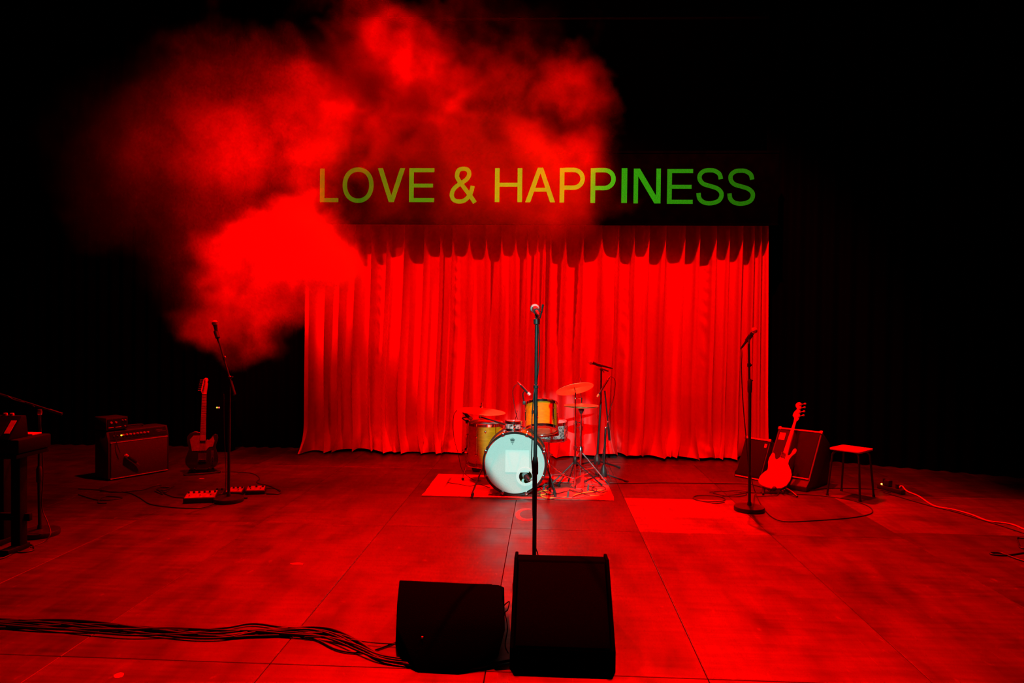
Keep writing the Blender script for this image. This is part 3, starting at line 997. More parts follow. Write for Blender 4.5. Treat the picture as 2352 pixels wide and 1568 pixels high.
cc2 = at(1320, 893, 6.75)
crash = thing('crash_cymbal', 'tilted crash cymbal on a straight chrome tripod stand', 'cymbal', (cc2.x, cc2.y, RZ))
cax = V((-0.20, 0.36, 0.92)).normalized()
cymbal(crash, cc2, cax, 0.185)
MB().tube([cc2 - cax * 0.03, cc2 + cax * 0.06], 0.005, 8).lathe(cc2, cax, [(0, 0.02), (0.014, 0.02), (0.014, 0.035), (0, 0.036)], 10).build('wingnut', CHROME, crash)
cb = V((cc2.x + 0.012, cc2.y + 0.0, 0))
MB().tube([cc2 - cax * 0.035, V((cc2.x + 0.006, cc2.y - 0.012, 0.87)), V((cb.x, cb.y, 0.62))], 0.0065, 8).ball(V((cc2.x + 0.006, cc2.y - 0.012, 0.88)), 0.013, 10, 8).build('upper_tube', CHROME, crash)
MB().cyl((cb.x, cb.y, RZ + 0.02), (cb.x, cb.y, 0.64), 0.0105).build('lower_tube', CHROME, crash)
for z in (0.64, 0.40, 0.27):
    MB().cyl((cb.x, cb.y, z - 0.02), (cb.x, cb.y, z + 0.02), 0.017).tube([(cb.x, cb.y, z), (cb.x + 0.035, cb.y - 0.02, z + 0.004)], 0.005, 6).ball((cb.x + 0.037, cb.y - 0.02, z + 0.004), 0.009, 8, 6).build('clamp', CHROME, crash)
tripod(crash, cb.x, cb.y, 0.27, 0.28, 0.007, BLACK_METAL, (200, 20, 100), z0=RZ)
for a in (200, 20, 100):
    a = math.radians(a)
    MB().tube([(cb.x, cb.y, 0.10), (cb.x + 0.15 * math.cos(a), cb.y + 0.15 * math.sin(a), 0.148)], 0.005, 6).build('leg_brace', CHROME, crash)

hc = at(1335, 932, 6.97)
hat = thing('hi_hat', 'pair of hi-hat cymbals on a chrome pedal stand', 'cymbal', (hc.x, hc.y, RZ))
cymbal(hat, hc + V((0, 0, 0.006)), (0, 0, 1), 0.172, 'top_cymbal')
cymbal(hat, hc + V((0, 0, -0.004)), (0.0, 0.0, -1), 0.172, 'bottom_cymbal')
MB().cyl(hc + V((0, 0, -0.10)), at(1334, 868, 6.97), 0.0035, n=6).build('pull_rod', CHROME, hat)
MB().cyl(hc + V((0, 0, 0.03)), hc + V((0, 0, 0.085)), 0.010).tube([hc + V((0, 0, 0.07)), hc + V((-0.03, -0.015, 0.078))], 0.006, 6).build('clutch', CHROME, hat)
MB().lathe(hc + V((0, 0, -0.075)), (0, 0, 1), [(0, 0), (0.012, 0), (0.03, 0.035), (0.026, 0.045), (0, 0.045)], 16).build('seat_cup', BLACK_PLASTIC, hat)
MB().cyl((hc.x, hc.y, 0.40), hc + V((0, 0, -0.05)), 0.008).build('upper_tube', CHROME, hat)
MB().cyl((hc.x, hc.y, 0.08), (hc.x, hc.y, 0.56), 0.0115).build('lower_tube', CHROME, hat)
for z in (0.56, 0.33):
    MB().cyl((hc.x, hc.y, z - 0.022), (hc.x, hc.y, z + 0.022), 0.018).tube([(hc.x, hc.y, z), (hc.x - 0.04, hc.y - 0.02, z + 0.008)], 0.005, 6).ball((hc.x - 0.042, hc.y - 0.02, z + 0.008), 0.010, 8, 6).build('clamp', CHROME, hat)
tripod(hat, hc.x, hc.y, 0.33, 0.27, 0.0075, STEEL, (215, 350, 90), z0=RZ)
for a in (215, 350, 90):
    a = math.radians(a)
    MB().tube([(hc.x, hc.y, 0.14), (hc.x + 0.135 * math.cos(a), hc.y + 0.135 * math.sin(a), 0.172)], 0.005, 6).build('leg_brace', CHROME, hat)
fb0, fb1 = V((hc.x - 0.02, hc.y - 0.32, RZ + 0.012)), V((hc.x, hc.y - 0.03, RZ + 0.11))
Rf = Matrix((V((1, 0, 0)), (fb1 - fb0).normalized(), V((1, 0, 0)).cross((fb1 - fb0).normalized()))).transposed()
MB().box((fb0 + fb1) / 2, (0.075, (fb1 - fb0).length, 0.008), Rf).build('foot_board', STEEL, hat, bevel=0.002)
MB().tube([fb0 + V((-0.05, 0, -0.006)), V((hc.x - 0.05, hc.y, RZ + 0.006))], 0.004, 6).tube([fb0 + V((0.05, 0, -0.006)), V((hc.x + 0.05, hc.y, RZ + 0.006))], 0.004, 6).tube([fb0 + V((-0.05, 0, -0.006)), fb0 + V((0.05, 0, -0.006))], 0.004, 6).build('radius_rod', STEEL, hat)
MB().tube([(hc.x, hc.y - 0.02, RZ + 0.10), (hc.x, hc.y - 0.01, 0.34)], 0.0035, 6).build('pedal_chain', STEEL, hat)

# kick pedal behind the bass drum
kp = thing('kick_pedal', 'chrome kick pedal clamped behind the bass drum', 'pedal', (bc.x + 0.12, 7.0, RZ))
MB().box((bc.x + 0.12, 7.02, RZ + 0.045), (0.08, 0.26, 0.008), Matrix.Rotation(0.2, 3, 'X')).build('foot_board', STEEL, kp, bevel=0.002)
for s in (-0.05, 0.05):
    MB().cyl((bc.x + 0.12 + s, 6.86, RZ), (bc.x + 0.12 + s, 6.86, 0.24), 0.008).build('post', CHROME, kp)
MB().cyl((bc.x + 0.06, 6.86, 0.24), (bc.x + 0.18, 6.86, 0.24), 0.007).build('axle', CHROME, kp)
MB().cyl((bc.x + 0.12, 6.86, 0.24), (bc.x + 0.12, 6.90, 0.42), 0.004).cyl((bc.x + 0.12, 6.865, 0.42), (bc.x + 0.12, 6.93, 0.42), 0.022).build('beater', WHITE_TRIM, kp)

# black tub behind the floor tom
tbx = at(1096, 1080, 7.45)
tub = thing('round_tub', 'black round tub on the floor behind the floor tom', 'tub', (tbx.x, 7.5, 0))
MB().lathe((tbx.x, 7.5, 0), (0, 0, 1), [(0, 0.004), (0.058, 0.004), (0.064, 0.02), (0.066, 0.24), (0.062, 0.24), (0.060, 0.02), (0, 0.02)], 28).build('wall', BLACK_PLASTIC, tub)
MB().lathe((tbx.x, 7.5, 0.235), (0, 0, 1), [(0.060, 0), (0.071, 0), (0.071, 0.012), (0.060, 0.012), (0.060, 0)], 28).build('rim', BLACK_PLASTIC, tub)

# ------------------------------------------------------------------ microphones and stands
def mic(label, head, tail, r=0.026, group=None, mt=BLACK_METAL):
    """vocal microphone: head is the centre of the grille ball"""
    head, tail = V(head), V(tail)
    ax = (head - tail).normalized()
    ln = (head - tail).length
    t = thing('microphone', label, 'microphone', tail, 0, group)
    MB().lathe(tail, ax, [(0, 0), (0.0085, 0), (0.010, 0.004), (0.011, 0.02), (0.0125, ln * 0.35), (0.017, ln - r * 1.0), (0.019, ln - r * 0.75), (0, ln - r * 0.75)], 18).build('body', mt, t)
    MB().lathe(head, ax, [(0.018, -r * 0.78), (r * 0.82, -r * 0.55), (r, -0.004), (r, 0.004), (r * 0.92, r * 0.42), (r * 0.68, r * 0.75), (r * 0.35, r * 0.94), (0, r)], 22).build('grille', GRILLE_WIRE, t)
    MB().lathe(head, ax, [(r, -0.005), (r + 0.0015, -0.003), (r + 0.0015, 0.003), (r, 0.005), (r, -0.005)], 22).build('ring', STEEL, t)
    MB().lathe(tail, -ax, [(0.0095, -0.002), (0.0095, 0.03), (0.006, 0.05), (0.0035, 0.06), (0, 0.06)], 12).build('plug', BLACK_METAL, t)
    return t
def pencil_mic(label, head, tail, r=0.010, group=None, tip=GRILLE_WIRE):
    head, tail = V(head), V(tail)
    ax = (head - tail).normalized()
    ln = (head - tail).length
    t = thing('microphone', label, 'microphone', tail, 0, group)
    MB().lathe(tail, ax, [(0, 0), (r * 0.8, 0), (r, 0.008), (r, ln - 0.03), (0, ln - 0.03)], 14).build('body', BLACK_METAL, t)
    MB().lathe(tail, ax, [(0, ln - 0.03), (r * 1.08, ln - 0.03), (r * 1.08, ln - 0.004), (r * 0.8, ln), (0, ln)], 14).build('capsule', tip, t)
    MB().lathe(tail, -ax, [(r * 0.8, -0.002), (r * 0.8, 0.025), (0.0035, 0.05), (0, 0.05)], 10).build('plug', STEEL, t)
    return t
def round_base(root, x, y, r=0.128):
    return MB().lathe((x, y, 0), (0, 0, 1), [(0, 0.0), (r * 0.97, 0.0), (r, 0.006), (r, 0.030), (r * 0.97, 0.036), (r * 0.4, 0.042), (0.02, 0.046), (0.016, 0.075), (0, 0.075)], 48).build('base', BLACK_METAL, root)
def clip(root, p, ax, name='mic_clip'):
    ax = V(ax).normalized()
    return MB().lathe(V(p) - ax * 0.035, ax, [(0.013, 0), (0.019, 0), (0.020, 0.07), (0.016, 0.07), (0.013, 0)], 14).build(name, BLACK_PLASTIC, root)

# centre stand
CY = 4.1
cbot, ctop = at(1226.5, 1330, CY), at(1232.5, 745, CY)
cst = thing('mic_stand', 'tall straight microphone stand at centre stage in front of the bass drum', 'mic stand', (cbot.x, CY, 0))
cpt = lambda py: cbot + (ctop - cbot) * ((1330 - py) / (1330 - 745))
round_base(cst, cbot.x, CY)
MB().cyl((cbot.x, CY, 0.05), cpt(1075), 0.0125, n=16).build('lower_pole', BLACK_METAL, cst)
MB().lathe(cpt(1090), ctop - cbot, [(0.0125, 0), (0.019, 0.01), (0.0185, 0.07), (0.014, 0.105), (0.0115, 0.11)], 18).build('grip', RUBBER, cst)
MB().cyl(cpt(1062), cpt(885), 0.0112, n=16).build('middle_pole', BLACK_METAL, cst)
MB().lathe(cpt(892), ctop - cbot, [(0.0112, 0), (0.0145, 0.004), (0.0145, 0.022), (0.010, 0.026)], 16).build('collar', BLACK_METAL, cst)
MB().cyl(cpt(888), cpt(735), 0.0098, n=16).build('upper_pole', BLACK_METAL, cst)
MB().lathe(cpt(746), ctop - cbot, [(0.010, 0), (0.018, 0.006), (0.0185, 0.034), (0.012, 0.04), (0.007, 0.05), (0, 0.05)], 16).build('clip_socket', BLACK_PLASTIC, cst)
mt_, mh_ = at(1234.5, 719, CY - 0.09), at(1228.5, 708, CY + 0.08)
MB().tube([cpt(732), (mt_ + mh_) / 2 + V((0, 0, -0.02))], 0.008, 8).build('swivel', BLACK_PLASTIC, cst)
clip(cst, (mt_ * 0.45 + mh_ * 0.55), mh_ - mt_)
a0, a1, a2 = at(1240, 731, CY + 0.02), at(1244, 716, CY + 0.02), at(1247, 699, CY + 0.02)
MB().tube([a0, a1], 0.0045, 8).ball(a1, 0.007, 8, 6).tube([a1, a2], [0.004, 0.0075], 8).build('accessory_arm', BLACK_METAL, cst)
mic('silver-grilled vocal microphone on the tall centre stand', mh_, mt_, 0.0275)

def straight_stand(label, px, pyb, pytop, y=None):
    b = fl(px, pyb)
    s = thing('mic_stand', label, 'mic stand', b)
    round_base(s, b.x, b.y)
    return s, b
# stand at the left, with a boom
ls, lb = straight_stand('dark boom microphone stand among the effect pedals', 525, 1151, 870)
lj = at(528, 867, lb.y)
MB().cyl((lb.x, lb.y, 0.05), (lb.x + (lj.x - lb.x) * 0.62, lb.y, 0.80), 0.0125).build('lower_pole', BLACK_METAL, ls)
MB().cyl((lb.x + (lj.x - lb.x) * 0.62, lb.y, 0.78), lj, 0.010).build('upper_pole', BLACK_METAL, ls)
b0, b1 = at(539, 906, lb.y - 0.05), at(498, 768, lb.y + 0.12)
dB = (b1 - b0).normalized()
MB().tube([b0, b0 + dB * 0.13], 0.0135, 10).tube([b0 + dB * 0.12, b1], 0.0075, 8).build('boom', BLACK_METAL, ls)
MB().ball(lj, 0.018, 10, 8).tube([lj, lj + V((0.035, -0.02, 0.01))], 0.007, 8).build('boom_joint', BLACK_PLASTIC, ls)
km = at(514, 820, lb.y + 0.05)
MB().ball(km + V((0.012, -0.005, 0)), 0.011, 8, 6).build('boom_knob', STEEL, ls)
clip(ls, b1, dB)
mic('vocal microphone on the boom stand among the effect pedals', at(493.5, 742, lb.y + 0.14), b1 - dB * 0.02, 0.026)
# stand at the right
rs, rb = straight_stand('straight microphone stand beside the pale bass guitar', 1721, 1172, 785)
rtp = at(1720, 790, rb.y)
MB().cyl((rb.x, rb.y, 0.05), at(1722, 890, rb.y), 0.0125).build('lower_pole', BLACK_METAL, rs)
MB().lathe(at(1722, 902, rb.y), (0, 0, 1), [(0.0125, 0), (0.019, 0.01), (0.020, 0.10), (0.012, 0.12)], 14).ball(at(1727, 873, rb.y), 0.010, 8, 6).build('grip', RUBBER, rs)
MB().cyl(at(1721.5, 895, rb.y), rtp, 0.0095).build('upper_pole', BLACK_METAL, rs)
MB().cyl(at(1720.5, 842, rb.y), at(1720.5, 834, rb.y), 0.015).ball(at(1725, 838, rb.y), 0.010, 8, 6).build('collar', BLACK_METAL, rs)
rmh, rmt = at(1732.5, 759, rb.y - 0.03), at(1709.5, 790, rb.y + 0.06)
MB().tube([rtp, (rmh + rmt) / 2], 0.009, 8).build('swivel', BLACK_PLASTIC, rs)
clip(rs, rmt * 0.4 + rmh * 0.6 - (rmh - rmt).normalized() * 0.02, rmh - rmt)
mic('vocal microphone tilted upward on the stand beside the bass guitar', rmh, rmt, 0.025)
# far-left boom stand by the keyboard
ks, kb = straight_stand('boom microphone stand with round base beside the keyboard rig', 92, 1228, 950)
kj = at(91, 946, kb.y)
MB().cyl((kb.x, kb.y, 0.05), at(90, 1080, kb.y), 0.013).build('lower_pole', BLACK_METAL, ks)
MB().lathe(at(90, 1108, kb.y), (0, 0, 1), [(0.013, 0), (0.019, 0.01), (0.019, 0.10), (0.012, 0.12)], 12).build('grip', RUBBER, ks)
MB().cyl(at(90, 1090, kb.y), kj, 0.010).build('upper_pole', BLACK_METAL, ks)
kb0, kb1 = at(143, 951, kb.y + 0.05), at(-14, 900, kb.y - 0.05)
dK = (kb1 - kb0).normalized()
MB().tube([kb0, kb0 + dK * 0.09], 0.011, 8).tube([kb0 + dK * 0.08, kb1], 0.0075, 8).build('boom', BLACK_METAL, ks)
MB().lathe(kj, (0, 0, 1), [(0, -0.02), (0.016, -0.02), (0.018, 0.0), (0.014, 0.02), (0, 0.02)], 12).build('boom_joint', STEEL, ks)
mic('vocal microphone at the end of the boom over the keyboard rig', kb1 + dK * 0.15, kb1 + dK * 0.0, 0.025)

# tall drum vocal stand and hi-hat mic stand
dsx = fl(1371, 1078)
ds = thing('mic_stand', 'tall black tripod microphone stand behind the hi-hat', 'mic stand', (dsx.x, dsx.y, 0))
dtop = at(1381, 848, dsx.y)
MB().cyl((dsx.x, dsx.y, 0.10), (dtop.x, dsx.y, 0.75), 0.012).cyl((dtop.x, dsx.y, 0.72), dtop, 0.0095).build('pole', BLACK_METAL, ds)
MB().lathe((dsx.x, dsx.y, 0.05), (0, 0, 1), [(0, 0), (0.035, 0.01), (0.04, 0.04), (0.034, 0.08), (0.016, 0.12), (0, 0.12)], 16).build('hub_cover', BLACK_PLASTIC, ds)
tripod(ds, dsx.x, dsx.y, 0.10, 0.27, 0.010, BLACK_METAL, (20, 150, 265))
dm0, dm1 = at(1396, 843, dsx.y), at(1357, 832, dsx.y)
MB().ball(dtop, 0.018, 10, 8).tube([dtop, dtop + V((0.03, -0.02, -0.03))], 0.006, 6).tube([dtop + V((0.02, 0, 0)), dtop + V((0.08, 0, -0.02))], 0.008, 8).build('swivel', BLACK_PLASTIC, ds)
clip(ds, (dm0 + dm1) / 2, dm1 - dm0)
mic('vocal microphone on the tall stand behind the hi-hat', dm1, dm0, 0.026)
hsx = fl(1386, 1103)
hs = thing('mic_stand', 'short black tripod stand with a boom beside the hi-hat', 'mic stand', (hsx.x, hsx.y, 0))
hj = at(1391, 982, hsx.y)
MB().cyl((hsx.x, hsx.y, 0.06), hj, 0.0115).build('pole', BLACK_METAL, hs)
MB().lathe((hsx.x, hsx.y, 0.03), (0, 0, 1), [(0, 0), (0.034, 0.01), (0.042, 0.03), (0.034, 0.07), (0.014, 0.13), (0, 0.13)], 16).build('hub_cover', BLACK_PLASTIC, hs)
tripod(hs, hsx.x, hsx.y, 0.075, 0.25, 0.0095, BLACK_METAL, (-22, 215, 100))
hb0, hb1 = at(1400, 1011, hsx.y - 0.02), at(1389, 897, hsx.y - 0.03)
hd = (hb1 - hb0).normalized()
MB().tube([hb0, hb0 + hd * 0.14], 0.012, 8).tube([hb0 + hd * 0.13, hb1], 0.0075, 8).build('boom', BLACK_METAL, hs)
MB().ball(hj, 0.016, 10, 8).ball(hb0 + hd * 0.19, 0.013, 8, 6).build('boom_joint', STEEL, hs)
pencil_mic('slim pencil microphone on a boom pointing down at the hi-hat', at(1371.5, 911, hsx.y - 0.1), at(1396, 872, hsx.y), 0.0105, None, BRONZE)
# clip-on drum mics
def gooseneck(label, rim, mid, head, tail, vocal):
    g = thing('drum_mic_clip', label, 'mic clip', rim)
    MB().box(rim, (0.03, 0.02, 0.035)).build('clamp', BLACK_PLASTIC, g, bevel=0.004)
    MB().tube(spline([rim, mid, (V(head) + V(tail)) / 2], 6), 0.006, 8).build('gooseneck', BLACK_METAL, g)
g_r = at(1204, 925, 6.72)
gh, gt = at(1218, 907, 6.68), at(1196, 884, 6.72)
gooseneck('black rim clip holding a microphone above the rack tom', g_r, at(1201, 905, 6.72), gh, gt, 0)
pencil_mic('black dynamic microphone clipped above the rack tom', gh, gt, 0.014)
f_r = at(1073, 968, 6.98)
fh, ftl = at(1083, 963, 6.92), at(1069, 951, 6.95)
gooseneck('black rim clip holding a microphone above the floor tom', f_r, at(1062, 960, 6.96), fh, ftl, 0)
pencil_mic('black dynamic microphone clipped above the floor tom', fh, ftl, 0.016)
# bass drum mic on a low boom through the port
lowb = fl(1264, 1128)
lo_s = thing('mic_stand', 'low tripod microphone stand with its boom reaching into the bass drum port', 'mic stand', (lowb.x, lowb.y, 0))
lbm = at(1263, 1091, lowb.y)
MB().cyl((lowb.x, lowb.y, 0.05), lbm, 0.010).build('pole', BLACK_METAL, lo_s)
l0, l1 = at(1297, 1087, lowb.y + 0.05), V((PX + 0.03, 6.30, PZ - 0.02))
MB().tube([l0, lbm, l1], 0.0065, 8).build('boom', STEEL, lo_s)
MB().lathe(lbm - V((0.0, 0.02, 0)), (0, 1, 0), [(0, 0), (0.02, 0), (0.02, 0.03), (0, 0.03)], 14).build('boom_joint', STEEL, lo_s)
tripod(lo_s, lowb.x, lowb.y, 0.075, 0.17, 0.008, BLACK_METAL, (-75, 60, 190), z0=RZ)
t = thing('microphone', 'grey bass drum microphone sitting in the port hole', 'microphone', l1)
km0 = V((PX + 0.035, 6.31, PZ - 0.022)); km1 = V((PX - 0.02, 6.43, PZ + 0.012)); kax = (km1 - km0).normalized()
MB().lathe(km0, kax, [(0, 0), (0.014, 0.002), (0.020, 0.02), (0.026, 0.06), (0.026, 0.075), (0, 0.075)], 18).build('body', BLACK_METAL, t)
MB().lathe(km0, kax, [(0.026, 0.075), (0.028, 0.08), (0.026, 0.115), (0.014, 0.128), (0, 0.13)], 18).build('grille', GRILLE_WIRE, t)

# ------------------------------------------------------------------ floor monitors
wl = thing('floor_monitor', 'squat black floor monitor seen from behind with tapered back, lower of two', 'speaker', (-0.42, 3.35, 0))
TL, TR = at(917, 1332, 3.52), at(1147, 1343, 3.50)
pts = [TL, TR, at(910, 1440, 3.24), at(1160, 1446, 3.22), at(921, 1505, 3.16), at(1143, 1512, 3.14), fl(958, 1545), fl(1052, 1550),
       V((TL.x - 0.005, 3.85, 0.10)), V((TR.x + 0.005, 3.85, 0.10)), V((TL.x, 3.85, 0.0)), V((TR.x, 3.85, 0.0)), V((TL.x + 0.03, 3.30, 0.0)), V((TR.x - 0.03, 3.28, 0.0)),
       at(1157, 1385, 3.34), at(912, 1385, 3.36)]
m_ = MB()
m_.v = [V(p) for p in pts]
m_.build('cabinet', WEDGE_PAINT, wl, bevel=0.006, hull=True)
MB().prism([(-.21, -.005), (.21, -.005), (.21, .22), (-.21, .22)], ((TL.x + TR.x) / 2, 3.850, 0.098), (1, 0, 0), V((0, -0.35, 0.15)).normalized(), (-0.004, 0.002)).build('grille', WEDGE_GRILLE, wl, bevel=0.004)
lp = at(970, 1463, 3.19)
MB().box(lp, (0.008, 0.012, 0.006)).build('jack', STEEL, wl)
wr = thing('floor_monitor', 'taller black wedge monitor with sloping back, beside the squat one', 'speaker', (0.08, 3.4, 0))
WX = (at(1182, 1288, 3.50).x + at(1398, 1293, 3.50).x) / 2
prof = [(3.125, 0.0), (3.125, 0.088), (3.50, 0.374), (3.62, 0.36), (3.82, 0.05), (3.82, 0.0)]
def yz_prism(x0, x1, prof):
    return MB().prism([(y, z) for y, z in prof], (0, 0, 0), (0, 1, 0), (0, 0, 1), (x0, x1))
yz_prism(WX - 0.222, WX + 0.222, prof).build('cabinet', WEDGE_PAINT, wr, bevel=0.004)
for s in (-1, 1):
    xa = WX + s * 0.222
    pr2 = [(3.118, 0.0), (3.118, 0.094), (3.497, 0.384), (3.63, 0.372), (3.83, 0.05), (3.83, 0.0)]
    yz_prism(min(xa, xa + s * 0.016), max(xa, xa + s * 0.016), pr2).build('side_cheek', WEDGE_PAINT, wr, bevel=0.003)
sl = V((0, 3.50 - 3.125, 0.374 - 0.088)).normalized()
MB().prism([(-.214, .015), (.214, .015), (.214, .455), (-.214, .455)], (WX, 3.125, 0.088), (1, 0, 0), sl, (0.0, 0.004)).build('back_panel', WEDGE_GRILLE, wr, bevel=0.002)
MB().prism([(-.21, .0), (.21, .0), (.21, .33), (-.21, .33)], (WX, 3.822, 0.055), (1, 0, 0), V((0, -0.2, 0.31)).normalized(), (-0.008, 0.0)).build('grille', WEDGE_GRILLE, wr)

# ------------------------------------------------------------------ guitar amplifiers
aFL, aFR = fl(248, 1105), fl(388, 1081)
af = (aFR - aFL)
AW = af.length
af.normalize()
arz = math.atan2(af.y, af.x)
amp = thing('guitar_amplifier', 'large combo guitar amplifier with grille cloth and a row of pale knobs', 'amplifier', (aFL + aFR) / 2, arz)
AH, AD = 0.485, 0.25
# local axes: x along the front, y to the back, z up
MB().prism([(0.0, 0.015), (0.0, 0.385), (0.035, 0.485), (AD, 0.485), (AD, 0.015)], (0, 0, 0), (0, 1, 0), (0, 0, 1), (-AW / 2, AW / 2)).build('cabinet', TOLEX, amp, world=False, bevel=0.008)
MB().box((0, -0.004, 0.195), (AW - 0.05, 0.012, 0.345)).build('grille_cloth', GRILLE_CLOTH, amp, world=False, bevel=0.004)
MB().box((0, -0.006, 0.373), (AW - 0.04, 0.012, 0.006)).box((0, -0.006, 0.018), (AW - 0.04, 0.012, 0.008)).build('piping', WHITE_TRIM, amp, world=False)
pn = V((0, 0.035, 0.10)).normalized()
pnn = V((0, -pn.z, pn.y))
pan = MB().prism([(-AW / 2 + .025, .012), (AW / 2 - .025, .012), (AW / 2 - .025, .092), (-AW / 2 + .025, .092)], (0, 0.0, 0.385), (1, 0, 0), pn, (0.0, 0.005)).build('control_panel', PANEL, amp, world=False)
for k in range(10):
    x = -AW / 2 + 0.06 + k * 0.036 + (0.02 if k > 1 else 0)
    c = V((x, 0, 0.385)) + pn * 0.052 + pnn * 0.004
    if k in (0, 1):
        MB().lathe(c, pnn, [(0.0, 0), (0.008, 0), (0.007, 0.008), (0, 0.009)], 10).build('input_jack', STEEL, pan, world=False)
    else:
        MB().lathe(c, pnn, [(0.0, 0), (0.012, 0), (0.0115, 0.006), (0.009, 0.008), (0.008, 0.018), (0, 0.018)], 14).build('knob', KNOB, pan, world=False)
jw = V((-AW / 2 + 0.135, 0, 0.385)) + pn * 0.052 + pnn * 0.006
MB().ball(jw, 0.0075, 10, 8).build('jewel_light', mat('amber_jewel', (0.9, 0.6, 0.05), 0.3, 0, 0.1, 30, 0, ((1.0, 0.55, 0.02), 3.0)), pan, world=False)
MB().box(V((AW / 2 - 0.075, 0, 0.385)) + pn * 0.05 + pnn * 0.006, (0.09, 0.004, 0.008)).box(V((AW / 2 - 0.10, 0, 0.385)) + pn * 0.065 + pnn * 0.005, (0.07, 0.004, 0.006)).build('name_script', STEEL, pan, world=False)
MB().tube(spline([(-0.11, 0.14, 0.487), (-0.09, 0.14, 0.506), (0.09, 0.14, 0.506), (0.11, 0.14, 0.487)], 4), 0.009, 8).build('handle', RUBBER, amp, world=False)
for sx in (-1, 1):
    for yy in (0.04, AD - 0.04):
        MB().cyl((sx * (AW / 2 - 0.05), yy, 0), (sx * (AW / 2 - 0.05), yy, 0.017), 0.018).build('foot', RUBBER, amp, world=False)
ahp = aFL + af * 0.10 + V((-af.y, af.x, 0)) * 0.02
head = thing('amplifier_head', 'small amplifier head with two knobs standing on the combo amplifier', 'amplifier', (ahp.x, ahp.y, 0.4865), arz)
MB().box((0, 0.115, 0.072), (0.215, 0.22, 0.122)).build('case', TOLEX, head, world=False, bevel=0.006)
hp = MB().box((0, 0.004, 0.07), (0.19, 0.006, 0.095)).build('face_plate', PANEL, head, world=False)
for x, z, r_ in ((-0.06, 0.085, 0.012), (-0.015, 0.085, 0.011), (0.05, 0.10, 0.007), (0.078, 0.10, 0.007), (0.075, 0.04, 0.008)):
    MB().lathe((x, 0.002, z), (0, -1, 0), [(0, 0), (r_, 0), (r_ * 0.85, 0.014), (0, 0.015)], 12).build('knob', KNOB, hp, world=False)
MB().box((-0.06, 0.0, 0.036), (0.05, 0.004, 0.007)).box((0.01, 0.0, 0.036), (0.06, 0.004, 0.005)).build('label_strip', PAPER, hp, world=False)
for sx in (-0.085, 0.085):
    for yy in (0.03, 0.2):
        MB().cyl((sx, yy, 0), (sx, yy, 0.012), 0.012).build('foot', RUBBER, head, world=False)
# microphone hanging against the grille
nA = V((af.y, -af.x, 0))
q0 = aFL + af * 0.13 + nA * 0.035 + V((0, 0, 0.26))
q1 = aFL + af * 0.26 + nA * 0.035 + V((0, 0, 0.15))
pencil_mic('dynamic microphone hung by its lead across the amplifier grille', q0 + (q1 - q0) * 0.15, q1, 0.015)

# tilted speaker cabinets
def kick_cab(name, label, X, Y, z0, psi, t, w, h, dep, grille_x, cat='speaker', foot=0.07):
    r_ = thing(name, label, cat, (X, Y, 0), psi)
    s_, c_ = math.sin(t), math.cos(t)
    # local: x along the width, y to the back, z up
    P2, P3 = V((0, z0)), V((h * s_, z0 + h * c_))
    P4 = P3 + V((dep * c_, -dep * s_))
    prof = [(-foot, 0.0), (-foot, 0.05), (P2.x, P2.y), (P3.x, P3.y), (P4.x, P4.y), (P4.x, 0.0)]
    MB().prism(prof, (0, 0, 0), (0, 1, 0), (0, 0, 1), (-w / 2, w / 2)).build('cabinet', TOLEX, r_, world=False, bevel=0.008)
    up = V((0, s_, c_))
    g0, g1 = grille_x
    MB().prism([(g0, 0.02), (g1, 0.02), (g1, h - 0.025), (g0, h - 0.025)], (0, 0, z0), (1, 0, 0), up, (0.0, 0.008)).build('grille', GRILLE_DARK, r_, world=False, bevel=0.003)
    nn = V((1, 0, 0)).cross(up)
    for y_, th in ((0.012, 0.005), (h - 0.010, 0.007)):
        MB().prism([(-w / 2 + .01, y_ - th), (w / 2 - .01, y_ - th), (w / 2 - .01, y_ + th), (-w / 2 + .01, y_ + th)], (0, 0, z0), (1, 0, 0), up, (0.0, 0.012)).build('piping', WHITE_TRIM, r_, world=False)
    for sx in (-1, 1):
        MB().box(V((sx * (w / 2 - 0.012), P3.x + 0.005, P3.y - 0.012)), (0.035, 0.04, 0.035), Matrix.Rotation(-t, 3, 'X')).build('corner_cap', STEEL, r_, world=False, bevel=0.006)
    return r_, up
bcab, bup = kick_cab('bass_amplifier', 'tilted-back bass amplifier with dark grille behind the pale bass guitar', 2.40, 7.02, 0.10, -0.73, 0.60, 0.445, 0.54, 0.26, (-0.05, 0.205))
MB().prism([(-.205, .02), (-.06, .02), (-.06, .515), (-.205, .515)], (0, 0, 0.10), (1, 0, 0), bup, (0.0, 0.006)).build('control_plate', PANEL, bcab, world=False)
MB().prism([(-.19, .40), (-.13, .40), (-.13, .48), (-.19, .48)], (0, 0, 0.10), (1, 0, 0), bup, (0.006, 0.008)).build('paper_label', PAPER, bcab, world=False)
scab, sup = kick_cab('speaker_cabinet', 'plain dark speaker cabinet tilted back beside the bass amplifier', 2.12, 7.40, 0.0, -0.855, 0.443, 0.30, 0.45, 0.20, (-0.14, 0.14), foot=0.0)
MB().prism([(.10, .36), (.125, .36), (.125, .40), (.10, .40)], (0, 0, 0.0), (1, 0, 0), sup, (0.008, 0.010)).build('paper_label', PAPER, scab, world=False)

